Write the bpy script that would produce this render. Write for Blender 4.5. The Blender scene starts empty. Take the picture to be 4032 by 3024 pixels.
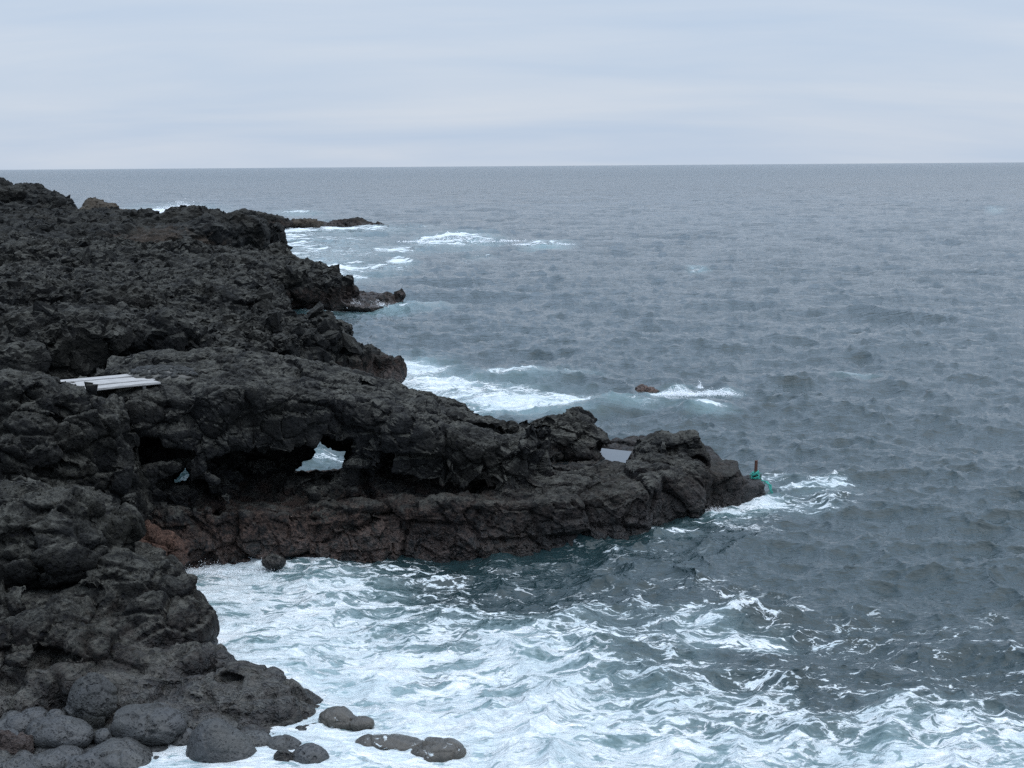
import bpy, math, random, time
import numpy as np
from mathutils import Matrix, Vector
T0 = time.time()
random.seed(4); rng = np.random.default_rng(4)
scene = bpy.context.scene
COL = scene.collection
R = math.radians

# ------------------------------------------------------------------ camera
W, H, FPX, CAMZ = 1024, 768, 1508.0, 10.0
PITCH = math.atan((384 - 165.75) / FPX)
ROLL = math.atan(7.5 / 1024.0)
cam_d = bpy.data.cameras.new("camera")
cam = bpy.data.objects.new("camera", cam_d)
COL.objects.link(cam)
cam_d.sensor_width = 36.0
cam_d.lens = 36.0 * FPX / W
cam_d.clip_start = 0.5
cam_d.clip_end = 60000
CM = Matrix.Translation((0, 0, CAMZ)) @ Matrix.Rotation(math.pi / 2 - PITCH, 4, 'X') @ Matrix.Rotation(-ROLL, 4, 'Z')
cam.matrix_world = CM
scene.camera = cam
RM = np.array(CM.to_3x3())

# ------------------------------------------------------------------ sky, sun, exposure
SUN_EL, SUN_AZ = R(66), R(100)          # azimuth measured from +Y clockwise
world = bpy.data.worlds.new("World")
scene.world = world
world.use_nodes = True
nt = world.node_tree
nt.nodes.clear()
def wn(t, **k):
    n = nt.nodes.new(t)
    for a, b in k.items(): setattr(n, a, b)
    return n
out = wn('ShaderNodeOutputWorld'); bg = wn('ShaderNodeBackground')
sky = wn('ShaderNodeTexSky', sky_type='NISHITA', sun_disc=False, sun_elevation=SUN_EL, sun_rotation=SUN_AZ,
         altitude=10, air_density=1.0, dust_density=2.0, ozone_density=1.5)
tc = wn('ShaderNodeTexCoord')
sep = wn('ShaderNodeSeparateXYZ'); nt.links.new(tc.outputs['Generated'], sep.inputs[0])
# overcast veil: cloud layer projected on a flat ceiling (direction / height)
zc = wn('ShaderNodeMath', operation='MAXIMUM'); nt.links.new(sep.outputs[2], zc.inputs[0]); zc.inputs[1].default_value = 0.0
za = wn('ShaderNodeMath', operation='ADD'); nt.links.new(zc.outputs[0], za.inputs[0]); za.inputs[1].default_value = 0.22
dv = wn('ShaderNodeVectorMath', operation='DIVIDE'); nt.links.new(tc.outputs['Generated'], dv.inputs[0])
cz = wn('ShaderNodeCombineXYZ')
for i in range(3): nt.links.new(za.outputs[0], cz.inputs[i])
nt.links.new(cz.outputs[0], dv.inputs[1])
mp = wn('ShaderNodeMapping'); mp.inputs['Scale'].default_value = (0.9, 2.6, 0.0); mp.inputs['Location'].default_value = (3.1, 1.7, 0)
mp.inputs['Rotation'].default_value = (0, 0, R(12))
nt.links.new(dv.outputs[0], mp.inputs[0])
n1 = wn('ShaderNodeTexNoise'); n1.inputs['Scale'].default_value = 1.0; n1.inputs['Detail'].default_value = 6; n1.inputs['Roughness'].default_value = 0.5
n1.inputs['Distortion'].default_value = 0.3
nt.links.new(mp.outputs[0], n1.inputs['Vector'])
cr = wn('ShaderNodeValToRGB')
cr.color_ramp.elements[0].position = 0.33; cr.color_ramp.elements[0].color = (0.455, 0.55, 0.69, 1)
cr.color_ramp.elements[1].position = 0.72; cr.color_ramp.elements[1].color = (0.575, 0.63, 0.715, 1)
nt.links.new(n1.outputs[0], cr.inputs[0])
# brighter towards the zenith, as under real overcast
zr = wn('ShaderNodeMapRange'); zr.inputs['From Min'].default_value = 0.12; zr.inputs['From Max'].default_value = 0.9
zr.inputs['To Min'].default_value = 1.0; zr.inputs['To Max'].default_value = 2.75
nt.links.new(sep.outputs[2], zr.inputs['Value'])
cm = wn('ShaderNodeVectorMath', operation='SCALE'); nt.links.new(cr.outputs[0], cm.inputs[0]); nt.links.new(zr.outputs[0], cm.inputs['Scale'])
tr_ = wn('ShaderNodeValToRGB'); nt.links.new(sep.outputs[2], tr_.inputs[0])
tr_.color_ramp.elements[0].position = 0.13; tr_.color_ramp.elements[0].color = (1, 1, 1, 1)
tr_.color_ramp.elements[1].position = 1.0; tr_.color_ramp.elements[1].color = (1, 0.99, 0.96, 1)
e_ = tr_.color_ramp.elements.new(0.28); e_.color = (0.83, 0.92, 1.0, 1)
e_ = tr_.color_ramp.elements.new(0.55); e_.color = (0.88, 0.94, 1.0, 1)
tm_ = wn('ShaderNodeVectorMath', operation='MULTIPLY'); nt.links.new(cm.outputs[0], tm_.inputs[0]); nt.links.new(tr_.outputs[0], tm_.inputs[1])
cm = tm_
sc_ = wn('ShaderNodeVectorMath', operation='SCALE'); nt.links.new(cm.outputs[0], sc_.inputs[0]); sc_.inputs['Scale'].default_value = 10.0
mx = wn('ShaderNodeMix', data_type='RGBA'); mx.inputs[0].default_value = 0.88
nt.links.new(sky.outputs[0], mx.inputs[6]); nt.links.new(sc_.outputs[0], mx.inputs[7])
nt.links.new(mx.outputs[2], bg.inputs[0]); bg.inputs[1].default_value = 0.10
nt.links.new(bg.outputs[0], out.inputs[0])

sl = bpy.data.lights.new("sun", 'SUN'); sl.energy = 1.1; sl.angle = R(85); sl.color = (1.0, 0.985, 0.96)
so = bpy.data.objects.new("sun", sl); COL.objects.link(so)
sd = Vector((math.sin(SUN_AZ) * math.cos(SUN_EL), math.cos(SUN_AZ) * math.cos(SUN_EL), math.sin(SUN_EL)))
so.rotation_euler = sd.to_track_quat('Z', 'Y').to_euler(); so.location = (0, -20, 40)
scene.view_settings.view_transform = 'Standard'
scene.view_settings.look = 'None'
scene.view_settings.exposure = 0.25
scene.view_settings.gamma = 1.0
scene.cycles.max_bounces = 5
scene.cycles.use_adaptive_sampling = True
scene.cycles.use_denoising = False

# ------------------------------------------------------------------ survey helpers (picture point -> place)
def ray(u, v):
    d = np.array([(u - W / 2) / FPX, -(v - H / 2) / FPX, -1.0])
    return RM @ d
def hit(u, v, z=0.0):
    d = ray(u, v); t = (z - CAMZ) / d[2]
    return np.array([d[0] * t, d[1] * t, z])
def at(u, v, Y):
    d = ray(u, v); t = Y / d[1]
    return np.array([d[0] * t, Y, CAMZ + d[2] * t])

# ------------------------------------------------------------------ numeric noise
def hash3(i, j, k, s=0):
    with np.errstate(over='ignore'):
        h = (i.astype(np.uint32) * np.uint32(374761393) + j.astype(np.uint32) * np.uint32(668265263)
             + k.astype(np.uint32) * np.uint32(2147483647 - 1103) + np.uint32((s * 974634777 + 12345) & 0xffffffff))
        h = (h ^ (h >> np.uint32(13))) * np.uint32(1274126177)
        h = (h ^ (h >> np.uint32(15))) * np.uint32(2246822519)
        h = h ^ (h >> np.uint32(14))
    return h
def h01(h, n=0):
    with np.errstate(over='ignore'):
        g = (h + np.uint32(n * 2654435 + 7)) * np.uint32(2654435761)
        g = (g ^ (g >> np.uint32(16))) * np.uint32(2246822519)
        g = g ^ (g >> np.uint32(13))
    return g.astype(np.float32) * np.float32(1 / 4294967296.0)
def vnoise(p, s=0):
    """smooth value noise, -1..1, p (N,3)"""
    pi = np.floor(p).astype(np.int64); f = (p - pi).astype(np.float32)
    f = f * f * f * (f * (f * 6 - 15) + 10)
    r = 0
    for a in (0, 1):
        wa = f[:, 0] if a else 1 - f[:, 0]
        for b in (0, 1):
            wb = f[:, 1] if b else 1 - f[:, 1]
            for c in (0, 1):
                wc = f[:, 2] if c else 1 - f[:, 2]
                r = r + wa * wb * wc * h01(hash3(pi[:, 0] + a, pi[:, 1] + b, pi[:, 2] + c, s))
    return r * 2 - 1
def fbm(p, o=4, s=0, g=0.5, l=2.03):
    r = 0; a = 1.0; t = 0
    for i in range(o):
        r = r + a * vnoise(p * (l ** i) + 17.3 * i, s + i); t += a; a *= g
    return r / t * 1.4
def ridged(p, o=4, s=0, g=0.5, l=2.1):
    r = 0; a = 1.0; t = 0
    for i in range(o):
        r = r + a * (1 - np.abs(vnoise(p * (l ** i) + 9.1 * i, s + i)) * 2); t += a; a *= g
    return r / t
def worley(p, s=0, jit=0.9):
    """F1, F2, id hash of nearest, vector from nearest feature point"""
    b = np.floor(p - 0.5).astype(np.int64)
    n = len(p)
    f1 = np.full(n, 9.0, np.float32); f2 = np.full(n, 9.0, np.float32)
    hid = np.zeros(n, np.uint32); vec = np.zeros((n, 3), np.float32)
    for a in (0, 1):
        for c in (0, 1):
            for e in (0, 1):
                i, j, k = b[:, 0] + a, b[:, 1] + c, b[:, 2] + e
                h = hash3(i, j, k, s)
                q = np.stack([i + 0.5 + (h01(h, 1) - 0.5) * jit, j + 0.5 + (h01(h, 2) - 0.5) * jit, k + 0.5 + (h01(h, 3) - 0.5) * jit], 1)
                dv_ = (p - q).astype(np.float32)
                d = np.sqrt((dv_ ** 2).sum(1))
                m = d < f1
                f2 = np.where(m, f1, np.minimum(f2, d))
                f1 = np.where(m, d, f1)
                hid = np.where(m, h, hid); vec[m] = dv_[m]
    return f1, f2, hid, vec
def warp(p, sc, amp, s=50):
    q = p / sc
    return p + amp * np.stack([vnoise(q, s), vnoise(q + 31.7, s + 1), vnoise(q + 77.1, s + 2)], 1)
def bulbs(p, sc, s=0, w=0.3):
    """rounded lumps with sharp creases, about 0..1"""
    q = warp(p, sc * 0.9, sc * w, s + 5) / sc
    f1, f2, h, v = worley(q, s)
    r = 0.62 + 0.3 * h01(h, 9)
    return np.sqrt(np.clip(1 - (f1 / (r + 0.25)) ** 2, 0, 1)) * (0.55 + 0.45 * h01(h, 5))
def facets(p, sc, s=0, tilt=0.6, w=0.15, up=1.0):
    """blocks: each cell is a random plane, cracks between; returns (offset, crack 0..1)"""
    q = warp(p, sc * 1.3, sc * w, s + 5) / (sc * np.array([1, 1, up]))
    f1, f2, h, v = worley(q, s)
    n = np.stack([h01(h, 11), h01(h, 12), h01(h, 13)], 1) * 2 - 1
    o = (n * v).sum(1) * tilt + (h01(h, 14) - 0.5) * 0.5
    cr_ = np.clip(1 - (f2 - f1) / 0.12, 0, 1)
    return o, cr_

# ------------------------------------------------------------------ solid building
def smax(a, b, k):
    h = np.clip(0.5 + 0.5 * (a - b) / k, 0, 1)
    return b + (a - b) * h + k * h * (1 - h)
def smin(a, b, k): return -smax(-a, -b, k)
def sd_poly(X, Y, poly):
    """signed distance to a polygon, negative inside"""
    P = np.asarray(poly, float)
    d = np.full(X.shape, 1e9); s = np.zeros(X.shape, bool)
    n = len(P)
    for i in range(n):
        a = P[i]; b = P[(i + 1) % n]
        e = b - a; wx = X - a[0]; wy = Y - a[1]
        t = np.clip((wx * e[0] + wy * e[1]) / (e @ e), 0, 1)
        d = np.minimum(d, (wx - t * e[0]) ** 2 + (wy - t * e[1]) ** 2)
        c = ((a[1] > Y) != (b[1] > Y))
        with np.errstate(divide='ignore', invalid='ignore'):
            xi = (b[0] - a[0]) * (Y - a[1]) / (b[1] - a[1] + 1e-12) + a[0]
        s ^= c & (X < xi)
    d = np.sqrt(d)
    return np.where(s, -d, d)
def idw(X, Y, pts, power=3.2, soft=0.3):
    num = 0; den = 0
    for (x, y, z) in pts:
        w = 1.0 / ((X - x) ** 2 + (Y - y) ** 2 + soft) ** (power / 2)
        num = num + w * z; den = den + w
    return num / den

class Solid:
    def __init__(s, lo, hi, h):
        s.lo = np.array(lo, float); s.h = h
        s.n = np.ceil((np.array(hi) - s.lo) / h).astype(int) + 1
        s.x = s.lo[0] + h * np.arange(s.n[0]); s.y = s.lo[1] + h * np.arange(s.n[1]); s.z = s.lo[2] + h * np.arange(s.n[2])
        s.X2, s.Y2 = np.meshgrid(s.x, s.y, indexing='ij')
        s.Z = s.z[None, None, :].astype(np.float32)
        s.F = np.full(tuple(s.n), 9.0, np.float32)
    def prism(s, poly, tops, batter=0.15, k=0.4, soft=0.3, power=3.2, edge=0.0, union=0.25, bottom=None):
        sd = sd_poly(s.X2, s.Y2, poly)
        T = idw(s.X2, s.Y2, tops, power, soft)
        a = (s.Z - T[:, :, None].astype(np.float32)) * 0.9
        b = (sd[:, :, None].astype(np.float32) + batter * s.Z) * 0.95
        f = smax(a, b, k)
        if bottom is not None: f = smax(f, bottom - s.Z, k)
        s.F = smin(s.F, f.astype(np.float32), union)
    def box(s, c, r, margin=1.0):
        lo = np.maximum(((np.array(c) - r - margin - s.lo) / s.h).astype(int), 0)
        hi = np.minimum(((np.array(c) + r + margin - s.lo) / s.h).astype(int) + 2, s.n)
        return tuple(slice(a, max(a, b)) for a, b in zip(lo, hi))
    def _ell(s, c, r, rz, tilt, sl):
        x = s.x[sl[0]][:, None, None] - c[0]; y = s.y[sl[1]][None, :, None] - c[1]; z = s.z[sl[2]][None, None, :] - c[2]
        ca, sa = math.cos(rz), math.sin(rz)
        x2 = x * ca + y * sa; y2 = -x * sa + y * ca
        ct, st = math.cos(tilt), math.sin(tilt)
        x3 = x2 * ct + z * st; z3 = -x2 * st + z * ct
        k0 = np.sqrt((x3 / r[0]) ** 2 + (y2 / r[1]) ** 2 + (z3 / r[2]) ** 2) + 1e-6
        k1 = np.sqrt((x3 / r[0] ** 2) ** 2 + (y2 / r[1] ** 2) ** 2 + (z3 / r[2] ** 2) ** 2) + 1e-6
        return (k0 * (k0 - 1) / k1).astype(np.float32)
    def blob(s, c, r, rz=0.0, tilt=0.0, k=0.15):
        sl = s.box(c, max(r), 0.8)
        if min(x.stop - x.start for x in sl) <= 0: return
        s.F[sl] = smin(s.F[sl], s._ell(c, r, rz, tilt, sl), k)
    def carve(s, c, r, rz=0.0, tilt=0.0, k=0.15):
        sl = s.box(c, max(r), 0.8)
        if min(x.stop - x.start for x in sl) <= 0: return
        s.F[sl] = smax(s.F[sl], -s._ell(c, r, rz, tilt, sl), k)
    def tunnel(s, a, b, ra, rb, k=0.1):
        a = np.array(a); b = np.array(b)
        X = s.x[:, None, None]; Y = s.y[None, :, None]; Z = s.z[None, None, :]
        e = b - a; L = e @ e
        t = np.clip(((X - a[0]) * e[0] + (Y - a[1]) * e[1] + (Z - a[2]) * e[2]) / L, 0, 1)
        d = np.sqrt((X - a[0] - t * e[0]) ** 2 + (Y - a[1] - t * e[1]) ** 2 + (Z - a[2] - t * e[2]) ** 2) - (ra + t * (rb - ra))
        s.F = smax(s.F, -d.astype(np.float32), k).astype(np.float32)
    def band(s, fn, wd):
        m = np.abs(s.F) < wd
        i, j, k = np.nonzero(m)
        p = np.stack([s.x[i], s.y[j], s.z[k]], 1)
        s.F[i, j, k] += fn(p).astype(np.float32)
    def mesh(s):
        F = s.F; S = F < 0
        c = [S[a:S.shape[0] - 1 + a, b:S.shape[1] - 1 + b, d:S.shape[2] - 1 + d] for a in (0, 1) for b in (0, 1) for d in (0, 1)]
        al = c[0].copy(); an = c[0].copy()
        for q in c[1:]: al &= q; an |= q
        act = an & ~al
        I, J, K = np.nonzero(act)
        idx = np.full(act.shape, -1, np.int32); idx[I, J, K] = np.arange(len(I))
        cv = {}
        for a in (0, 1):
            for b in (0, 1):
                for d in (0, 1): cv[(a, b, d)] = F[I + a, J + b, K + d]
        acc = np.zeros((len(I), 3), np.float32); cnt = np.zeros(len(I), np.float32)
        ks = list(cv)
        for a in ks:
            for ax in range(3):
                if a[ax] == 0:
                    b = list(a); b[ax] = 1; b = tuple(b)
                    va, vb = cv[a], cv[b]
                    m = (va < 0) != (vb < 0)
                    t = np.where(m, va / np.where(m, va - vb, 1), 0)
                    q = np.tile(np.array(a, np.float32), (len(I), 1)); q[:, ax] = t
                    acc[m] += q[m]; cnt[m] += 1
        V = np.stack([I, J, K], 1) + acc / cnt[:, None]
        V = s.lo + V * s.h
        faces = []
        for ax in range(3):
            o = [0, 0, 0]; o[ax] = 1
            sh = np.array(F.shape)
            A = S[tuple(slice(0, n - (1 if q == ax else 0)) for q, n in enumerate(sh))]
            B = S[tuple(slice((1 if q == ax else 0), n) for q, n in enumerate(sh))]
            b1, b2 = [(1, 2), (2, 0), (0, 1)][ax]
            D = A != B
            g = np.array(np.nonzero(D)).T
            ok = (g[:, b1] > 0) & (g[:, b2] > 0) & (g[:, b1] < sh[b1] - 1) & (g[:, b2] < sh[b2] - 1)
            g = g[ok]
            fl = A[g[:, 0], g[:, 1], g[:, 2]]
            q = []
            for (d1, d2) in ((-1, -1), (0, -1), (0, 0), (-1, 0)):
                w = g.copy(); w[:, b1] += d1; w[:, b2] += d2
                q.append(idx[w[:, 0], w[:, 1], w[:, 2]])
            Q = np.stack(q, 1)
            Q[~fl] = Q[~fl][:, ::-1]
            faces.append(Q)
        Fc = np.concatenate(faces)
        Fc = Fc[(Fc >= 0).all(1)]
        return V, Fc

def vnormals(V, Fc):
    a = V[Fc[:, 2]] - V[Fc[:, 0]]; b = V[Fc[:, 3]] - V[Fc[:, 1]]
    n = np.cross(a, b)
    N = np.zeros_like(V)
    for i in range(4):
        for c in range(3): N[:, c] += np.bincount(Fc[:, i], n[:, c], len(V))
    return N / (np.linalg.norm(N, axis=1, keepdims=True) + 1e-9)
def smooth_n(N, Fc, it=2):
    for _ in range(it):
        c = (N[Fc[:, 0]] + N[Fc[:, 1]] + N[Fc[:, 2]] + N[Fc[:, 3]])
        M = np.zeros_like(N)
        for i in range(4):
            for k in range(3): M[:, k] += np.bincount(Fc[:, i], c[:, k], len(N))
        N = M / (np.linalg.norm(M, axis=1, keepdims=True) + 1e-9)
    return N
def displace(V, Fc, fn, it=2):
    N = smooth_n(vnormals(V, Fc), Fc, it)
    return V + N * fn(V, N)[:, None]

def chunk_protos(k, seed):
    """angular broken clinker: random hulls, roughened"""
    import bmesh
    P = []; FF = []
    g = np.random.default_rng(seed)
    for i in range(k):
        bm = bmesh.new()
        n = int(g.integers(11, 20))
        d = g.normal(size=(n, 3)); d /= np.linalg.norm(d, axis=1, keepdims=True)
        d *= (0.72 + 0.38 * g.random(n))[:, None] * np.array([1.0, 0.55 + 0.4 * g.random(), 0.42 + 0.4 * g.random()])
        for q in d: bm.verts.new(q)
        bmesh.ops.convex_hull(bm, input=bm.verts)
        for v in [v for v in bm.verts if not v.link_faces]: bm.verts.remove(v)
        bmesh.ops.subdivide_edges(bm, edges=bm.edges, cuts=2, use_grid_fill=True)
        bmesh.ops.triangulate(bm, faces=bm.faces)
        bm.verts.ensure_lookup_table(); bm.verts.index_update()
        D = np.array([v.co[:] for v in bm.verts]); F_ = np.array([[v.index for v in f.verts] for f in bm.faces]); bm.free()
        q = D + 13.1 * i + seed
        r = 1 + 0.16 * fbm(q * 3.1, 3, seed + i, .6) - 0.16 * np.clip(ridged(q * 1.6, 3, seed + 3 * i) - .3, 0, 1)
        P.append(D * r[:, None]); FF.append(F_)
    return P, FF
CP, CF = chunk_protos(14, 7)
def scatter(V, Fc, n, r0, r1, seed, zmin=0.5, sink=0.25, pw=2.2, nzmin=0.15, keep=None):
    """clinker blocks bedded into a surface: returns the joined triangle mesh"""
    g = np.random.default_rng(seed)
    N = vnormals(V, Fc)
    T_ = np.concatenate([Fc[:, [0, 1, 2]], Fc[:, [0, 2, 3]]])
    ok = (V[:, 2] > zmin) & (N[:, 2] > nzmin)
    cl = np.clip(fbm(V / (r1 * 5), 3, seed) * 1.5 + 0.55, 0.08, 1)
    if keep is not None: ok &= keep(V)
    w = ok * cl
    ids = g.choice(len(V), n, p=w / w.sum())
    r = r0 * (1 - g.random(n) * (1 - (r0 / r1) ** pw)) ** (-1 / pw)
    A = g.normal(size=(n, 4)); A[:, 1:3] *= 0.6; A /= np.linalg.norm(A, axis=1, keepdims=True)
    a, b, c, d = A.T
    M = np.stack([1 - 2 * (c * c + d * d), 2 * (b * c - a * d), 2 * (b * d + a * c), 2 * (b * c + a * d), 1 - 2 * (b * b + d * d), 2 * (c * d - a * b),
                  2 * (b * d - a * c), 2 * (c * d + a * b), 1 - 2 * (b * b + c * c)], 1).reshape(n, 3, 3) * r[:, None, None]
    C0 = V[ids] - N[ids] * (r * sink)[:, None]
    Vs = [V]; Fs = [T_]; off = len(V)
    which = g.integers(0, len(CP), n)
    for k, P in enumerate(CP):
        m_ = which == k
        if not m_.any(): continue
        v = np.einsum('nij,vj->nvi', M[m_], P) + C0[m_][:, None, :]
        Vs.append(v.reshape(-1, 3)); Fs.append((CF[k][None] + (off + len(P) * np.arange(m_.sum()))[:, None, None]).reshape(-1, 3)); off += v.shape[0] * v.shape[1]
    return np.concatenate(Vs), np.concatenate(Fs)

def make_mesh(name, V, Fc, mat=None, smooth=True, attrs=None, parent=None):
    me = bpy.data.meshes.new(name)
    n = Fc.shape[1]
    me.vertices.add(len(V)); me.vertices.foreach_set("co", np.ascontiguousarray(V, np.float32).ravel())
    me.loops.add(len(Fc) * n); me.loops.foreach_set("vertex_index", np.ascontiguousarray(Fc, np.int32).ravel())
    me.polygons.add(len(Fc)); me.polygons.foreach_set("loop_start", np.arange(0, len(Fc) * n, n, dtype=np.int32))
    me.polygons.foreach_set("use_smooth", np.full(len(Fc), smooth))
    me.update(calc_edges=True); me.validate()
    for k, a in (attrs or {}).items():
        at_ = me.attributes.new(k, 'FLOAT', 'POINT'); at_.data.foreach_set("value", np.ascontiguousarray(a, np.float32))
    if mat: me.materials.append(mat)
    o = bpy.data.objects.new(name, me); COL.objects.link(o)
    if parent: o.parent = parent
    return o
def tag(o, label=None, cat=None, group=None, kind=None):
    if label: o['label'] = label
    if cat: o['category'] = cat
    if group: o['group'] = group
    if kind: o['kind'] = kind
    return o

# ------------------------------------------------------------------ materials
class NT:
    def __init__(s, name):
        s.m = bpy.data.materials.new(name); s.m.use_nodes = True
        s.t = s.m.node_tree; s.t.nodes.clear()
        s.out = s.n('ShaderNodeOutputMaterial'); s.b = s.n('ShaderNodeBsdfPrincipled')
        s.l(s.b.outputs[0], s.out.inputs[0])
    def n(s, t, **k):
        q = s.t.nodes.new(t)
        for a, b in k.items(): setattr(q, a, b)
        return q
    def l(s, a, b): s.t.links.new(a, b)
    def val(s, sock, v):
        if isinstance(v, bpy.types.NodeSocket): s.l(v, sock)
        else: sock.default_value = v
    def math(s, op, a, b=0.0, c=None, clamp=False):
        q = s.n('ShaderNodeMath', operation=op, use_clamp=clamp)
        s.val(q.inputs[0], a); s.val(q.inputs[1], b)
        if c is not None: s.val(q.inputs[2], c)
        return q.outputs[0]
    def vec(s, op, a, b=(0, 0, 0)):
        q = s.n('ShaderNodeVectorMath', operation=op)
        s.val(q.inputs[0], a)
        if op == 'SCALE': s.val(q.inputs['Scale'], b)
        else: s.val(q.inputs[1], b)
        return q.outputs[0]
    def mapr(s, v, a, b, c=0.0, d=1.0, smooth=False):
        q = s.n('ShaderNodeMapRange', interpolation_type='SMOOTHSTEP' if smooth else 'LINEAR')
        s.val(q.inputs['Value'], v); s.val(q.inputs['From Min'], a); s.val(q.inputs['From Max'], b)
        s.val(q.inputs['To Min'], c); s.val(q.inputs['To Max'], d)
        return q.outputs[0]
    def mix(s, f, a, b, mode='MIX'):
        q = s.n('ShaderNodeMix', data_type='RGBA', blend_type=mode)
        s.val(q.inputs[0], f)
        for i, x in ((6, a), (7, b)):
            if isinstance(x, tuple) and len(x) == 3: x = x + (1.0,)
            s.val(q.inputs[i], x)
        return q.outputs[2]
    def noise(s, vec, scale, detail=4, rough=0.5, dist=0.0, color=False):
        q = s.n('ShaderNodeTexNoise'); s.val(q.inputs['Vector'], vec); s.val(q.inputs['Scale'], scale)
        q.inputs['Detail'].default_value = detail; q.inputs['Roughness'].default_value = rough; q.inputs['Distortion'].default_value = dist
        return q.outputs[1 if color else 0]
    def voro(s, vec, scale, feature='F1', rnd=1.0):
        q = s.n('ShaderNodeTexVoronoi', feature=feature); s.val(q.inputs['Vector'], vec); s.val(q.inputs['Scale'], scale)
        q.inputs['Randomness'].default_value = rnd
        return q.outputs['Distance']
    def bump(s, h, strength, dist, normal=None):
        q = s.n('ShaderNodeBump'); q.inputs['Strength'].default_value = strength; q.inputs['Distance'].default_value = dist
        s.l(h, q.inputs['Height'])
        if normal is not None: s.l(normal, q.inputs['Normal'])
        return q.outputs[0]

def rock_material(name, dark, light, warm, scale=1.0, pits=0.0, pit_size=12.0, crack=1.0, low_red=0.0, wet=0.8, top_hilite=(0.084, 0.083, 0.072), top_hilite_amt=0.5, specks=0.0, bumpd=0.09, patch=None, hilite_lo=0.5):
    """scale: how far features are spread (1 near, larger further away)"""
    m = NT(name)
    g = m.n('ShaderNodeNewGeometry'); P = g.outputs['Position']
    pz = m.n('ShaderNodeSeparateXYZ'); m.l(P, pz.inputs[0])
    big = m.noise(P, 0.45 / scale, 5, 0.6, 0.4)
    med = m.noise(P, 2.6 / scale, 6, 0.65, 0.6)
    fine = m.noise(P, 14 / scale, 6, 0.7)
    c = m.mix(m.mapr(med, 0.3, 0.7), dark, light)
    c = m.mix(m.mapr(big, 0.42, 0.68, 0, 0.7), c, warm)
    c = m.mix(m.mapr(fine, 0.25, 0.75, 0.0, 1.0), m.mix(1.0, c, (0.40, 0.40, 0.42), 'MULTIPLY'), c)
    # highlights painted into the colour: upward faces made paler, broken by noise
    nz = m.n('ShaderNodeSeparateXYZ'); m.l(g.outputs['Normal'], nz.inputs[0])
    hilite_mask = m.math('MULTIPLY', m.mapr(nz.outputs[2], 0.25, 0.95, 0, 1, True), m.mapr(m.noise(P, 1.3 / scale, 7, 0.72, 0.8), 0.38, 0.60, 0, top_hilite_amt))
    hilite_mask = m.math('MULTIPLY', hilite_mask, m.mapr(pz.outputs[2], hilite_lo, hilite_lo + 1.0))
    c = m.mix(hilite_mask, c, top_hilite)
    if low_red > 0:
        jag = m.math('ADD', pz.outputs[2], m.mapr(med, 0, 1, -1.1, 1.1))
        band = m.math('MULTIPLY', m.mapr(jag, 0.9, 1.6, 1, 0), m.mapr(m.noise(P, 3.2 / scale, 7, 0.75, 1.0), 0.42, 0.54, 0, low_red))
        band = m.math('MULTIPLY', band, m.mapr(pz.outputs[0], -5.0, 1.0, 1.0, 0.22))
        c = m.mix(band, c, m.mix(m.mapr(fine, 0.3, 0.7), (0.026, 0.018, 0.015), (0.120, 0.078, 0.062)))
    if patch is not None:
        dd = m.n('ShaderNodeVectorMath', operation='LENGTH'); m.l(m.vec('MULTIPLY', m.vec('SUBTRACT', P, tuple(patch[0])), (1, 0.5, 2.2)), dd.inputs[0])
        pm = m.mapr(m.math('ADD', dd.outputs['Value'], m.mapr(med, 0, 1, -patch[1] * .9, patch[1] * .9)), patch[1] * .55, patch[1] * .9, 0.85, 0)
        c = m.mix(pm, c, patch[2])
    if specks > 0:
        sp = m.mapr(m.voro(P, 30 / scale), 0.10, 0.16, 1, 0)
        sp = m.math('MULTIPLY', sp, m.mapr(m.noise(P, 2.2 / scale, 3), 0.55, 0.68, 0, specks))
        c = m.mix(sp, c, (0.5, 0.5, 0.42))
    hgt = m.math('ADD', m.math('MULTIPLY', med, 1.1), m.math('MULTIPLY', fine, 0.55))
    if crack > 0:
        cv = m.vec('ADD', P, m.vec('SCALE', m.noise(P, 1.7 / scale, 4, 0.6, color=True), 0.9 * scale))
        e = m.voro(cv, 1.05 / scale, 'DISTANCE_TO_EDGE')
        e2 = m.voro(cv, 4.1 / scale, 'DISTANCE_TO_EDGE')
        ck = m.math('ADD', m.mapr(e, 0.0, 0.045, 1, 0), m.math('MULTIPLY', m.mapr(e2, 0.0, 0.06, 1, 0), 0.4))
        ck = m.math('MULTIPLY', ck, crack)
        hgt = m.math('SUBTRACT', hgt, m.math('MULTIPLY', ck, 0.7))
    if pits > 0:
        pv = m.vec('ADD', P, m.vec('SCALE', m.noise(P, pit_size * 0.5, 2, 0.5, color=True), 0.05))
        d1 = m.voro(pv, pit_size)
        d2 = m.voro(m.vec('ADD', pv, (3.3, 1.2, 5.1)), pit_size * 2.3)
        pres = m.mapr(m.noise(P, 1.8, 3), 0.38, 0.6)
        pt = m.math('MULTIPLY', m.mapr(d1, 0.16, 0.38, 1, 0, True), pres)
        pt = m.math('MAXIMUM', pt, m.math('MULTIPLY', m.mapr(d2, 0.18, 0.40, 0.7, 0, True), m.mapr(m.noise(P, 3.1, 3), 0.35, 0.6)))
        hgt = m.math('SUBTRACT', hgt, m.math('MULTIPLY', pt, 1.3 * pits))
        c = m.mix(m.math('MULTIPLY', pt, 0.75), c, (0.008, 0.008, 0.010))
    m.l(c, m.b.inputs['Base Color'])
    wetm = m.mapr(m.math('ADD', pz.outputs[2], m.mapr(med, 0, 1, -0.5, 0.5)), 0.35, 1.0, 1, 0)
    m.val(m.b.inputs['Roughness'], m.mapr(m.math('MULTIPLY', wetm, wet), 0, 1, 0.88, 0.32))
    m.val(m.b.inputs['Specular IOR Level'], m.mapr(wetm, 0, 1, 0.14, 0.42))
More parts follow.
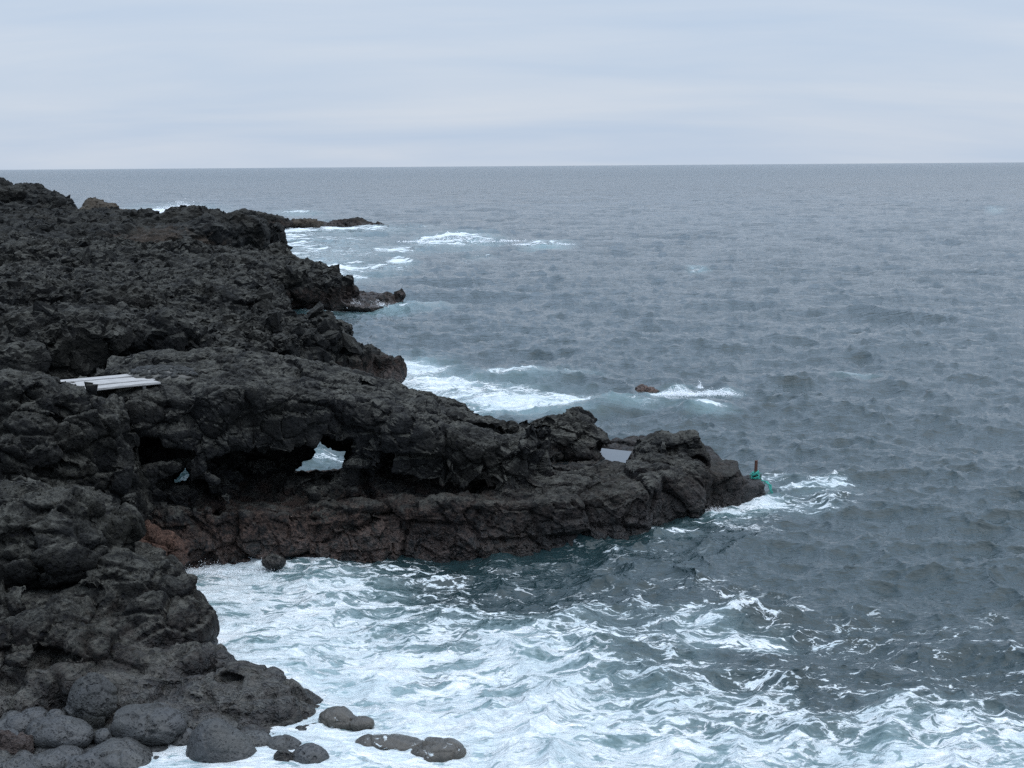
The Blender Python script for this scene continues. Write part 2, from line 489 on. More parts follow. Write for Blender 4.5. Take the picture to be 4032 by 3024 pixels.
    m.l(m.bump(hgt, 1.0, bumpd * scale), m.b.inputs['Normal'])
    return m.m

DARK, LIGHT, WARM = (0.0045, 0.0050, 0.0054), (0.0215, 0.0222, 0.0222), (0.0245, 0.0230, 0.0185)
M_arch = rock_material('arch_lava', DARK, (0.030, 0.0305, 0.031), WARM, 1.0, pits=0.35, pit_size=7, low_red=0.9, top_hilite_amt=1.0, crack=0.5)
M_near = rock_material('near_lava', DARK, LIGHT, (0.027, 0.026, 0.020), 0.8, pits=1.1, pit_size=5.5, hilite_lo=-0.6, low_red=0.15, top_hilite_amt=0.85)
M_mid = rock_material('mid_lava', (0.005, 0.0056, 0.0058), (0.0195, 0.020, 0.0202), (0.0225, 0.0212, 0.017), 1.4, low_red=0.5, top_hilite_amt=0.8)
M_far = rock_material('far_lava', (0.006, 0.0066, 0.007), (0.021, 0.0225, 0.023), (0.028, 0.0255, 0.020), 2.6, low_red=0.4, top_hilite_amt=0.4, crack=0.6, patch=(at(163, 251, 152), 6.5, (0.050, 0.039, 0.031)))
M_boulder = rock_material('worn_basalt', (0.034, 0.036, 0.037), (0.074, 0.077, 0.079), (0.060, 0.060, 0.050), 0.6, pits=1.0, pit_size=8, crack=0, wet=0.85, top_hilite_amt=0.0, specks=1.0, bumpd=0.045)
M_brown = rock_material('brown_scoria', (0.035, 0.024, 0.020), (0.085, 0.058, 0.048), (0.06, 0.045, 0.04), 0.6, pits=0.6, pit_size=9, wet=0.3, top_hilite_amt=0.2)
M_red = rock_material('red_crust_rock', (0.05, 0.034, 0.028), (0.17, 0.098, 0.072), (0.12, 0.07, 0.05), 0.6, pits=0.6, pit_size=6, wet=0.5, top_hilite_amt=0.0)
M_tan = rock_material('tan_rock', (0.045, 0.036, 0.028), (0.11, 0.09, 0.068), (0.085, 0.072, 0.054), 3.0, crack=0.5, wet=0.2, top_hilite_amt=0.2)

# ------------------------------------------------------------------ sea
def D2(x, y): return (x / 2.16016, y / 2.16016)        # survey units of my sketch -> picture units
def fft_patch(N, L, seed, lp, lmin, rms, ang, spread, choppy):
    g = np.random.default_rng(seed)
    k = np.fft.fftfreq(N, 1.0 / N) * 2 * math.pi / L
    KX, KY = np.meshgrid(k, k, indexing='ij')
    K = np.sqrt(KX ** 2 + KY ** 2); K[0, 0] = 1
    kp = 2 * math.pi / lp
    th = np.arctan2(KY, KX) - ang
    S = K ** -4.0 * np.exp(-1.0 * (kp / K) ** 2) * (0.06 + np.abs(np.cos(th / 2)) ** (2 * spread)) * np.exp(-(K * lmin / (2 * math.pi)) ** 2)
    S[0, 0] = 0
    hh = (g.normal(size=(N, N)) + 1j * g.normal(size=(N, N))) * np.sqrt(S)
    h = np.fft.ifft2(hh).real; s = rms / h.std()
    dx = np.fft.ifft2(1j * KX / K * hh).real; dy = np.fft.ifft2(1j * KY / K * hh).real
    return L, [(a * s).astype(np.float32) for a in (h, dx * choppy, dy * choppy)]
def samp(patch, x, y, rot=0.0):
    L, A = patch; N = A[0].shape[0]
    c, s = math.cos(rot), math.sin(rot)
    u = ((x * c + y * s) / L * N) % N; v = ((-x * s + y * c) / L * N) % N
    i = np.floor(u).astype(int); j = np.floor(v).astype(int); fu = u - i; fv = v - j
    i %= N; j %= N; i1 = (i + 1) % N; j1 = (j + 1) % N
    r = [a[i, j] * (1 - fu) * (1 - fv) + a[i1, j] * fu * (1 - fv) + a[i, j1] * (1 - fu) * fv + a[i1, j1] * fu * fv for a in A]
    return r[0], r[1] * c - r[2] * s, r[1] * s + r[2] * c

rows = np.concatenate([[166.10, 166.25, 166.45, 166.7, 167.0, 167.4, 167.8], np.arange(168.3, 240, 0.75), np.arange(240, 790, 1.0), np.linspace(792, 1050, 40)])
cols = np.concatenate([np.linspace(-900, -60, 60), np.arange(-50, 1080, 1.35), np.linspace(1090, 1950, 60)])
# rows run along constant distance (roll ignored), columns fan out from below the camera
Yr = CAMZ / np.tan(PITCH + np.arctan((rows - 384) / FPX))
Yr = np.concatenate([[40000.0], Yr])
Xn = (cols - 512) / FPX * math.sqrt(1)          # x per unit of depth
gx = Xn[None, :] * np.sqrt(Yr[:, None] ** 2 + CAMZ ** 2); gy = np.repeat(Yr[:, None], len(cols), 1)
sx, sy = gx.ravel(), gy.ravel()
# picture coordinates of every rest point (only to look the foam chart up)
rel = np.stack([sx, sy, np.full(len(sx), -CAMZ)], 1) @ RM
pu = -rel[:, 0] / rel[:, 2] * FPX + W / 2; pv = rel[:, 1] / rel[:, 2] * FPX + H / 2

ANG = R(-108)
PA = fft_patch(512, 113.0, 1, 13.0, 0.5, 0.125, ANG, 3.0, 1.2)
PB = fft_patch(512, 47.0, 2, 2.6, 0.18, 0.052, ANG + 0.35, 2.2, 1.25)
PC = fft_patch(512, 19.0, 3, 1.2, 0.08, 0.029, ANG - 0.3, 1.2, 1.0)
ha = samp(PA, sx, sy, 0.0); hb = samp(PB, sx + 7, sy, 0.5); hc = samp(PC, sx, sy + 3, -0.4)
fade = lambda a, b: np.clip((b - sy) / (b - a), 0, 1)
fb = 0.8 + 0.2 * fade(150, 600); fc = fade(110, 320)

# foam chart -------------------------------------------------------
gc = np.arange(0, 17) * 138.25 / 2.16016
gr = np.array([1030, 1080, 1130, 1180, 1230, 1280, 1330, 1380, 1430, 1480, 1530, 1580, 1630, 1680]) / 2.16016
G = np.array([
 [0, 0, 0, 0, 0, 0, 0, 0, 0, 0, 0, .00, .0, .00, .0, .0, .0],
 [0, 0, 0, 0, 0, 0, 0, 0, 0, 0, 0, .10, .38, .40, .05, .0, .0],
 [.6, .6, .6, .6, .6, .3, 0, 0, 0, 0, .05, .40, .22, .12, .04, .02, .02],
 [.7, .7, .7, .7, .6, .5, .2, .1, .08, .18, .30, .16, .05, .04, .03, .03, .03],
 [.8, .8, .8, .78, .78, .70, .52, .28, .20, .18, .14, .08, .06, .06, .06, .06, .05],
 [.8, .8, .8, .82, .78, .74, .62, .36, .22, .22, .28, .30, .16, .10, .08, .08, .08],
 [.8, .8, .8, .82, .74, .70, .66, .55, .58, .50, .46, .58, .36, .24, .20, .24, .20],
 [.9, .9, .9, .85, .80, .80, .70, .58, .74, .60, .48, .58, .60, .32, .24, .30, .32],
 [.9, .9, .9, .90, .86, .84, .80, .70, .78, .66, .46, .48, .32, .22, .24, .28, .26],
 [1, 1, 1, .95, .96, .94, .84, .78, .74, .68, .56, .46, .42, .28, .28, .34, .34],
 [1, 1, 1, 1.0, .97, .95, .90, .84, .80, .74, .62, .56, .50, .34, .50, .48, .40],
 [1, 1, 1, 1.0, 1.0, .98, .93, .88, .84, .78, .70, .62, .58, .48, .62, .62, .54],
 [1, 1, 1, 1.0, 1.0, 1.0, .97, .92, .88, .84, .80, .76, .76, .66, .76, .80, .72],
 [1, 1, 1, 1.0, 1.0, 1.0, .95, .9, .9, .9, .85, .8, .8, .8, .8, .8, .8]])
def grid_lookup(G, gr, gc, v, u):
    i = np.clip(np.searchsorted(gr, v) - 1, 0, len(gr) - 2); j = np.clip(np.searchsorted(gc, u) - 1, 0, len(gc) - 2)
    a = np.clip((v - gr[i]) / (gr[i + 1] - gr[i]), 0, 1); b = np.clip((u - gc[j]) / (gc[j + 1] - gc[j]), 0, 1)
    a = a * a * (3 - 2 * a); b = b * b * (3 - 2 * b)
    return G[i, j] * (1 - a) * (1 - b) + G[i + 1, j] * a * (1 - b) + G[i, j + 1] * (1 - a) * b + G[i + 1, j + 1] * a * b
p2 = np.stack([sx, sy, np.zeros(len(sx))], 1)
wu = pu + 22 * fbm(p2 / 3.0, 3, 70); wv = pv + 7 * fbm(p2 / 3.0, 3, 75)
dens = grid_lookup(G, gr, gc, wv, wu) * (pv > 440)
FE = [   # far surf, in sketch units: x, y, rx, ry, strength
 (610, 508, 70, 20, .60), (700, 535, 120, 18, .48), (640, 515, 90, 8, .6), (700, 600, 60, 10, .6), (590, 520, 60, 14, .62), (640, 545, 60, 12, .6), (700, 565, 90, 10, .55), (880, 815, 60, 22, .7), (1000, 845, 150, 26, .52), (1150, 850, 120, 16, .5),
 (380, 455, 75, 7, .9), (600, 487, 60, 7, .7), (600, 497, 75, 9, .95), (700, 492, 110, 6, .85), (800, 495, 90, 5, .6), (900, 490, 60, 5, .35),
 (640, 527, 90, 10, .62), (740, 520, 60, 8, .45), (840, 540, 70, 7, .6), (700, 548, 120, 11, .45),
 (985, 517, 62, 8, 1.1), (940, 520, 40, 7, .9), (1045, 519, 30, 4, .6), (1175, 527, 36, 3.5, 1.1), (1000, 508, 60, 4, .5), (900, 533, 80, 5, .5),
 (720, 580, 70, 13, .85), (800, 577, 70, 10, .6), (860, 568, 35, 6, .6), (760, 595, 50, 8, .5),
 (700, 668, 60, 6, .35), (790, 664, 50, 7, .7), (850, 660, 45, 7, .85), (910, 660, 60, 6, .6), (730, 684, 90, 6, .30),
 (855, 785, 40, 12, .55), (900, 800, 80, 18, .75), (940, 828, 120, 16, .80), (1080, 835, 110, 14, .55), (1130, 805, 100, 8, .5), (1250, 803, 60, 4, .4),
 (1000, 862, 110, 14, .72), (1120, 872, 130, 12, .92), (1250, 868, 120, 9, .72), (1350, 872, 60, 6, .6), (1200, 850, 120, 8, .42),
 (1010, 895, 60, 8, .5), (1465, 846, 34, 6, .75), (1430, 860, 34, 4, .6), (1560, 846, 36, 4, .6), (1530, 896, 45, 4, .8), (1390, 885, 40, 4, .45), (1520, 855, 60, 6, .5),
 (700, 985, 60, 12, .3), (850, 570, 30, 4, .6), (1040, 550, 30, 4, .4), (1855, 805, 40, 3, .5), (1505, 578, 18, 2.5, .7), (2150, 450, 14, 2, .8), (640, 458, 40, 2.5, .8),
 (1560, 1107, 60, 9, .7), (1620, 1092, 70, 7, .7), (1740, 1060, 80, 11, .45), (1790, 1050, 50, 12, .4), (1460, 1150, 70, 12, .3), (1660, 1035, 50, 5, .3), (1750, 1100, 90, 8, .3),
]
su, sv = wu * 2.16016, wv * 2.16016
su2 = pu * 2.16016 + 10 * fbm(p2 / 6.0, 3, 81); sv2 = pv * 2.16016 + 3 * fbm(p2 / 6.0, 3, 85)
far_d = np.zeros(len(sx))
for (x, y, rx, ry, s_) in FE:
    q = ((su2 - x) / rx) ** 2 + ((sv2 - y) / ry) ** 2
    far_d = np.maximum(far_d, s_ * np.exp(-0.8 * q ** 1.5))
dens = np.clip(dens, 0, 1) ** 1.7
dens = np.maximum(dens, far_d * np.where((sv2 < 620) & (su2 < 880), 1.42, 1.15))
# sparse whitecaps where the chop is steepest
crest = (hb[0] / PB[1][0].std() + 0.7 * ha[0] / PA[1][0].std())
cap = np.clip((crest - 3.6) / 0.8, 0, 1) * (sy > 60) * 0.5
dens = np.clip(np.maximum(dens, cap), 0, 1.15)
turb = grid_lookup(np.clip((G - 0.30) * 1.5, 0, 1), gr, gc, pv, pu) * (pv > 440)
for (x, y, rx, ry, s_) in FE:
    q = ((su2 - x) / (rx * 1.35)) ** 2 + ((sv2 - y - 3) / (ry * 1.8 + 3)) ** 2
    turb = np.maximum(turb, s_ * np.exp(-0.7 * q))
for (x, y, rx, ry, s_) in [(1150, 895, 130, 12, .8), (1330, 885, 90, 9, .7), (700, 540, 160, 60, .6), (1450, 880, 120, 14, .45), (700, 985, 70, 30, .5), (1760, 1060, 120, 35, .35)]:
    q = ((su2 - x) / rx) ** 2 + ((sv2 - y) / ry) ** 2
    turb = np.maximum(turb, s_ * np.exp(-0.7 * q))

# surf humps: centre x, y (sketch units), half width u, half depth (m), height (m)
hump = np.zeros(len(sx))
HB = [(1620, 1330, 62, .42, .42), (1560, 1345, 90, .6, .22), (1250, 1330, 60, .4, .22), (1190, 1340, 75, .45, .26), (1000, 1395, 90, .4, .14), (1290, 1400, 60, .4, .22), (1690, 1490, 60, .38, .30),
      (1650, 1530, 50, .35, .26), (1720, 1335, 50, .5, .28), (1900, 1310, 160, .8, .16), (1960, 1540, 60, .4, .30), (1080, 1440, 80, .4, .15), (760, 1300, 80, .4, .16), (640, 1260, 90, .5, .18),
      (2060, 1400, 110, .6, .16), (1950, 1580, 170, .5, .18), (1480, 1620, 120, .4, .16), (1190, 1640, 60, .3, .20), (1680, 1170, 160, .8, .14), (1300, 1260, 90, .5, .16), (870, 1250, 90, .5, .16),
      (1190, 900, 150, 1.6, .35), (1310, 888, 80, 1.3, .25), (1460, 852, 45, .9, .42), (1560, 850, 45, .9, .30), (1525, 900, 70, 1.1, .30), (990, 520, 75, 5, .95), (1175, 530, 30, 3, .4), (600, 492, 60, 5, .6), (920, 662, 60, 2, .3), (1100, 868, 120, 1.4, .25)]
for (x, y, ru_, rd, hh_) in HB:
    c0 = hit(*D2(x, y)); rw = ru_ / 2.16016 / FPX * c0[1]
    ax = (sx - c0[0]); ay = (sy - c0[1]) - 0.16 * ax + 0.25 * rd * np.sin(ax / rw * 2.1 + x)
    m = (np.abs(ax) < 3 * rw) & (np.abs(ay) < 6 * rd)
    yy = np.where(ay < 0, ay / (rd * 0.7), ay / (rd * 1.5))     # steeper on the side facing the shore
    hump[m] += (hh_ * np.exp(-(ax / rw) ** 2) * np.exp(-yy ** 2))[m]
near_m = np.clip(dens, 0, 1) * (sy < 60)
lump = bulbs(p2 / np.array([1.6, 1, 1]), 0.75, 90, 0.5) * 0.05 + bulbs(p2 / np.array([1.5, 1, 1]), 0.30, 95, 0.5) * 0.035
lump = np.where(sy < 75, lump, 0) * np.clip(near_m * 1.3, 0, 1)
sz = ha[0] + hb[0] * fb * (1 + 0.4 * near_m) + hc[0] * fc + hump + lump
calm = np.clip((sy - 33) / 6, 0, 1)
shore = 0.55 + 0.45 * np.clip((pu - 230) / 250, 0, 1)
sz *= np.where(sy < 45, shore, 1)
beach_m = np.clip((340 - pu) / 60, 0, 1) * np.clip((pv - 715) / 20, 0, 1)
sz = sz * (1 - .75 * beach_m) - 0.03 * beach_m
ch = np.where(sy > 15, 1.0, 0)
SX = sx + (ha[1] + hb[1] * fb + hc[1] * fc) * ch; SY = sy + (ha[2] + hb[2] * fb + hc[2] * fc) * ch
nr, ncx = len(Yr), len(cols)
ii = (np.arange(nr - 1)[:, None] * ncx + np.arange(ncx - 1)[None, :]).ravel()
SF = np.stack([ii, ii + ncx, ii + ncx + 1, ii + 1], 1)

m = NT('sea_water')
g = m.n('ShaderNodeNewGeometry'); P = g.outputs['Position']
aD = m.n('ShaderNodeAttribute', attribute_name='foam').outputs['Fac']
aT = m.n('ShaderNodeAttribute', attribute_name='churn').outputs['Fac']
Ps = m.vec('MULTIPLY', P, (0.50, 1.0, 0.0))
w1 = m.vec('SCALE', m.vec('SUBTRACT', m.noise(Ps, 0.8, 3, 0.55, color=True), (0.5, 0.5, 0.5)), 1.5)
w2 = m.vec('SCALE', m.vec('SUBTRACT', m.noise(Ps, 3.2, 3, 0.6, color=True), (0.5, 0.5, 0.5)), 0.42)
Pw = m.vec('ADD', m.vec('ADD', Ps, w1), w2)
# filaments: cell walls of warped cells at three sizes
def lace(sc, wd): return m.mapr(m.voro(Pw, sc, 'DISTANCE_TO_EDGE'), 0.0, wd, 1, 0)
l1 = lace(1.15, 0.28); l2 = lace(3.3, 0.30); l3 = lace(9.0, 0.33); l4 = lace(21, .36)
nz_ = m.noise(Pw, 1.9, 5, 0.62)
s1 = m.math('MULTIPLY', l1, 0.34); s2 = m.math('MULTIPLY', l2, 0.30); s3 = m.math('MULTIPLY', l3, 0.14)
s1 = m.math('ADD', s1, m.math('MULTIPLY', l4, 0.08))
sm = m.math('ADD', m.math('ADD', s1, s2), m.math('ADD', s3, m.math('MULTIPLY', m.mapr(nz_, 0.25, 0.75, 0, 1), 0.36)))
# distant surf gets coarser, simpler breakup
cd = m.n('ShaderNodeCameraData')
sep2 = m.n('ShaderNodeSeparateXYZ'); m.l(P, sep2.inputs[0])
Pf = m.vec('MULTIPLY', P, (0.30, 0.62, 0.0))
nf = m.noise(m.vec('ADD', Pf, m.vec('SCALE', m.noise(Pf, 0.5, 3, color=True), 1.5)), 0.9, 7, 0.68)
far_k = m.mapr(sep2.outputs[1], 55, 85)
st = m.noise(m.vec('MULTIPLY', Pw, (0.55, 1, 1)), 11.0, 5, 0.72)
sm = m.math('ADD', sm, m.mapr(st, 0.2, 0.8, -0.20, 0.20))
pat = m.mix(far_k, sm, m.mapr(nf, 0.28, 0.70, 0, 1))
thr = m.math('SUBTRACT', 0.99, m.math('MULTIPLY', aD, 0.70))
thr = m.math('MAXIMUM', thr, 0.03)
fo = m.mapr(pat, m.math('SUBTRACT', thr, 0.05), m.math('ADD', thr, m.mapr(aD, 0.3, 1.0, 0.07, 0.24)), 0, 1, True)
fo = m.math('MULTIPLY', fo, m.mapr(aD, 0.02, 0.12))
thin = m.mapr(pat, m.math('SUBTRACT', thr, 0.34), thr, 0, 1, True)      # milky water around the foam
thin = m.math('MULTIPLY', thin, m.mapr(aD, 0.15, 0.75))
deep = m.mix(m.mapr(m.noise(P, 0.02, 3), 0.35, 0.65), (0.010, 0.028, 0.038), (0.015, 0.038, 0.052))
deep = m.mix(m.mapr(sep2.outputs[1], 60, 400, 0.0, 1.0), (0.013, 0.028, 0.031), deep)
churn = m.mix(m.mapr(aT, 0.15, 0.95), deep, (0.115, 0.190, 0.200))
churn = m.mix(m.math('MULTIPLY', thin, 0.45), churn, (0.36, 0.46, 0.49))
fcol = m.mix(m.mapr(m.noise(Pw, 5.0, 5, 0.65), 0.3, 0.7), (0.55, 0.62, 0.65), (0.88, 0.885, 0.88))
fcol = m.mix(m.mapr(m.noise(Pw, 1.1, 6, 0.7), 0.40, 0.60, 0.7, 0.0), fcol, (0.44, 0.53, 0.56))
col = m.mix(fo, churn, fcol)
m.l(col, m.b.inputs['Base Color'])
m.val(m.b.inputs['Roughness'], m.mapr(fo, 0, 1, m.mapr(sep2.outputs[1], 40, 1500, 0.06, 0.16), 0.8))
m.b.inputs['IOR'].default_value = 1.333
m.val(m.b.inputs['Specular IOR Level'], m.mapr(fo, 0, 1, 0.5, 0.1))
def rid(n_): return m.math('SUBTRACT', 1.0, m.math('ABSOLUTE', m.math('MULTIPLY_ADD', n_, 2.0, -1.0)))
Pr = m.vec('MULTIPLY', P, (0.55, 1.0, 1.0)); Pq = m.vec('MULTIPLY', P, (0.42, 1.0, 1.0))
Yd = sep2.outputs[1]
r1 = rid(m.noise(Pr, 1.5, 3, 0.55, 0.4)); r2 = rid(m.noise(Pr, 5.5, 3, 0.6, 0.3)); r2b = m.noise(Pr, 14.0, 2, 0.6, 0.2)
r3 = rid(m.noise(Pq, 0.75, 4, 0.62, 0.5)); r4 = m.noise(Pq, 0.09, 5, 0.72, 0.4)
clean = m.math('SUBTRACT', 1.0, m.math('MULTIPLY', fo, 0.8))
hb_ = m.math('ADD', m.math('MULTIPLY', r1, 0.06), m.math('ADD', m.math('MULTIPLY', r2, 0.028), m.math('MULTIPLY', r2b, 0.008)))
hb_ = m.math('ADD', hb_, m.math('MULTIPLY', m.math('MULTIPLY', r3, m.mapr(Yd, 40, 140)), 0.27))
hb_ = m.math('ADD', hb_, m.math('MULTIPLY', m.math('MULTIPLY', r4, m.mapr(Yd, 120, 600)), 6.0))
hb_ = m.math('MULTIPLY', hb_, clean)
hb_ = m.math('ADD', hb_, m.math('MULTIPLY', m.math('MULTIPLY', m.noise(Pw, 4.0, 6, 0.7), fo), 0.15))
m.l(m.bump(hb_, 1.0, 1.0), m.b.inputs['Normal'])
M_sea = m.m
sea = make_mesh('sea', np.stack([SX, SY, sz], 1), SF, M_sea, attrs={'foam': dens, 'churn': turb})
tag(sea, kind='structure')
print('sea', round(time.time() - T0, 1), len(sx))
# ------------------------------------------------------------------ rock: the arch and its platform
def DH(x, y, z=0.0): return hit(x / 2.16016, y / 2.16016, z)     # sketch point at height z
def DA(x, y, Y): return at(x / 2.16016, y / 2.16016, Y)          # sketch point at depth Y
def L2(pts): return [tuple(p[:2]) for p in pts]

def rough_arch(V, N):
    p = V
    o1, c1 = facets(p + 3.1, 1.7, 11, 0.85)
    o2, c2 = facets(p, 0.52, 12, 0.8)
    b1 = bulbs(p, 0.55, 13); b2 = bulbs(p, 0.22, 14)
    f = fbm(p * 1.3, 5, 20); f2 = fbm(p * 6.5, 3, 30, 0.6)
    top = np.clip((N[:, 2] - 0.2) / 0.5, 0, 1)          # clinkery tops, blocky faces
    low = np.clip((1.7 - V[:, 2]) / 1.0, 0, 1)
    r = (0.36 * o1 + 0.15 * o2 - 0.17 * c1 - 0.07 * c2) * (1 - 0.6 * top)
    r += (0.10 * (b1 - 0.5) + 0.08 * (b2 - 0.5)) * (0.2 + 0.8 * np.maximum(top, low * 0.7))
    r += 0.11 * f + 0.03 * f2 - 0.06 * np.clip(ridged(p * 2.3, 4, 33) - .45, 0, 1)
    return r * np.clip(1 - (V[:, 0] - 2.5) / 5.0 * 0.6, 0.45, 1)
h = 0.05
A = Solid((-11.6, 34.6, -0.45), (9.2, 51.0, 5.6), h)
foot = L2([(-14, 36.5, 0), (-11.2, 36.3, 0), DH(360, 1228), DH(440, 1226), DH(600, 1218), DH(760, 1205), DH(850, 1193), DH(1000, 1192), DH(1220, 1183), DH(1330, 1168), DH(1410, 1158), DH(1440, 1130),
           DH(1520, 1103), DH(1600, 1095), DH(1646, 1084), DH(1652, 1072), DH(1580, 1045), DH(1545, 1020), DH(1500, 985), DH(1340, 960), DH(1200, 950), DH(1040, 965), (-3, 46.6, 0), (-6, 45.2, 0), (-14, 45.5, 0)])
Ytop = lambda x, y, Y: tuple(DA(x, y, Y))
tops = [Ytop(1620, 1042, 45.3), Ytop(1640, 1048, 45.2), Ytop(1560, 1014, 45.0), Ytop(1530, 1010, 44.8), Ytop(1450, 1003, 43.6), Ytop(1300, 1012, 43.0), Ytop(1200, 1016, 43.2), Ytop(1130, 1022, 42.2),
        Ytop(1250, 1025, 41.2), Ytop(1400, 1015, 42.2), Ytop(1470, 1040, 42.6), Ytop(1000, 1050, 41.0), Ytop(850, 1040, 41.0), Ytop(700, 1008, 43.0), Ytop(780, 1010, 43.0), Ytop(600, 1060, 41), Ytop(400, 1080, 39.5), (-9, 38.5, 1.5), (-11, 39, 1.6),
        (-4, 45.5, 0.5), (-8, 45, 0.9), (0, 46.5, 0.75), (2.5, 47.5, 0.72), (4.5, 47.3, 0.72), (5.2, 46.5, 0.8), (1.5, 44.6, 1.0)]
A.prism(foot, tops, batter=0.10, k=0.22)
# upper tier: the bridge of rock
up = L2([(-13, 38.2), (-10.2, 37.9), (-9.3, 37.3), (-8.2, 37.7), (-7.2, 37.6), (-6.0, 38.1), (-5.0, 38.8), (-4.4, 39.3), (-3.4, 39.3), (-2.3, 39.5), (-1.2, 39.6), (-0.2, 39.9), (0.55, 40.7), (0.9, 41.8), (0.9, 43.3), (0.3, 44.2), (-1.5, 44.6), (-3.5, 44.0), (-6, 43.6), (-9, 43.3), (-13, 43)])
utops = [Ytop(240, 850, 37.8), Ytop(300, 812, 39.6), Ytop(330, 777, 41.6), Ytop(400, 770, 41.8), Ytop(490, 765, 42), Ytop(560, 768, 42.2), Ytop(640, 777, 42.5), Ytop(700, 790, 42.6), Ytop(760, 812, 42.7), Ytop(840, 833, 42.8), Ytop(900, 852, 43), Ytop(960, 874, 43.2), Ytop(1010, 895, 43.3), Ytop(1060, 915, 43.4), Ytop(1110, 935, 43.4),
         Ytop(420, 830, 38.9), Ytop(500, 812, 39.2), Ytop(600, 820, 39.6), Ytop(700, 838, 40.0), Ytop(800, 858, 40.3), Ytop(900, 888, 40.7), Ytop(1000, 930, 41), Ytop(1060, 980, 40.9), (-11, 41, 4.2), (-11, 38.5, 4.1)]
A.prism(up, utops, batter=-0.07, k=0.45, union=0.12, bottom=0.9)
# bulges of the front
for (x, y, Y, rx, ry, rz, a) in [(1000, 960, 40.6, 1.05, .9, .50, .1), (950, 1000, 40.5, .9, .7, .42, .0), (1060, 990, 40.9, .55, .6, .38, 0), (770, 915, 40.1, .72, .7, .62, .2), (870, 905, 40.3, .9, .8, .5, .1), (700, 880, 39.7, .7, .6, .55, 0),
        (560, 900, 38.9, .95, .7, .75, -.2), (400, 880, 38.2, .8, .65, .55, 0), (330, 890, 37.8, .7, .6, .6, .3), (640, 870, 39.3, .8, .7, .6, 0), (1090, 1010, 41.6, .35, .4, .35, 0),
        ]:
    A.blob(DA(x, y, Y), (rx, ry, rz), 0, a, 0.10)
A.blob(DA(478, 858, 39.4), (1.3, 0.9, 0.36), 0, 0, 0.3)
A.blob(DA(440, 850, 39.2), (.8, 0.8, 0.34), 0, 0, 0.3)
# the caves under it
for (x, y, Y, rx, ry, rz) in [(590, 1010, 39.2, 1.5, 2.6, .72), (650, 990, 39.9, 1.1, 2.4, .80), (520, 985, 38.8, 1.1, 1.9, .55), (580, 1070, 38.7, 1.2, 1.7, .42), (450, 1045, 38.5, .9, 1.5, .40), (300, 965, 37.9, 1.05, 1.6, .55), (390, 970, 38.2, .8, 1.5, .36),
        (238, 960, 37.2, .50, 1.7, 1.1), (255, 1040, 37.6, .5, 1.2, .5), (835, 985, 40.0, .44, 1.3, .80), (860, 1035, 39.9, .9, 1.0, .42), (915, 1058, 39.6, .5, .8, .34), (1000, 1052, 40.0, 1.0, .7, .16), (490, 1090, 38.3, .8, .9, .2), (380, 1030, 38.2, .5, 1.1, .3)]:
    A.carve(DA(x, y, Y), (rx, ry, rz), 0, 0, 0.12)
A.prism(L2([(-5.2, 40.6), (-2.2, 40.9), (-1.9, 42.6), (-5.3, 43.2)]), [Ytop(680, 1012, 42), Ytop(760, 1012, 42), Ytop(650, 1016, 41)], batter=0.2, k=0.2, union=0.1)
def window(poly, Y0, Y1, k=0.05, grow=0.06):
    """irregular through-opening that widens seaward"""
    P = np.array([[p[0] / 2.16016, p[1] / 2.16016] for p in poly]); X, Yg, Zg = A.x, A.y, A.z
    cpt = [DA(p[0], p[1], 42) for p in poly]; x0 = min(c[0] for c in cpt) - 1.5; x1 = max(c[0] for c in cpt) + 1.5
    i0, i1 = np.searchsorted(X, [x0, x1]); j0, j1 = np.searchsorted(Yg, [Y0, Y1]); k0, k1 = 0, np.searchsorted(Zg, 4.0)
    gx_, gy_, gz_ = np.meshgrid(X[i0:i1], Yg[j0:j1], Zg[k0:k1], indexing='ij')
    rl = np.stack([gx_, gy_, gz_ - CAMZ], -1) @ RM
    uu = -rl[..., 0] / rl[..., 2] * FPX + W / 2; vv_ = rl[..., 1] / rl[..., 2] * FPX + H / 2
    d = sd_poly(uu, vv_, P) * gy_ / FPX
    A.F[i0:i1, j0:j1, k0:k1] = smax(A.F[i0:i1, j0:j1, k0:k1], grow - d.astype(np.float32), k)
def tun(x, y, ra, rb, Y0=38, Y1=48): A.tunnel(DA(x, y, Y0), DA(x, y, Y1), ra, rb, 0.06)
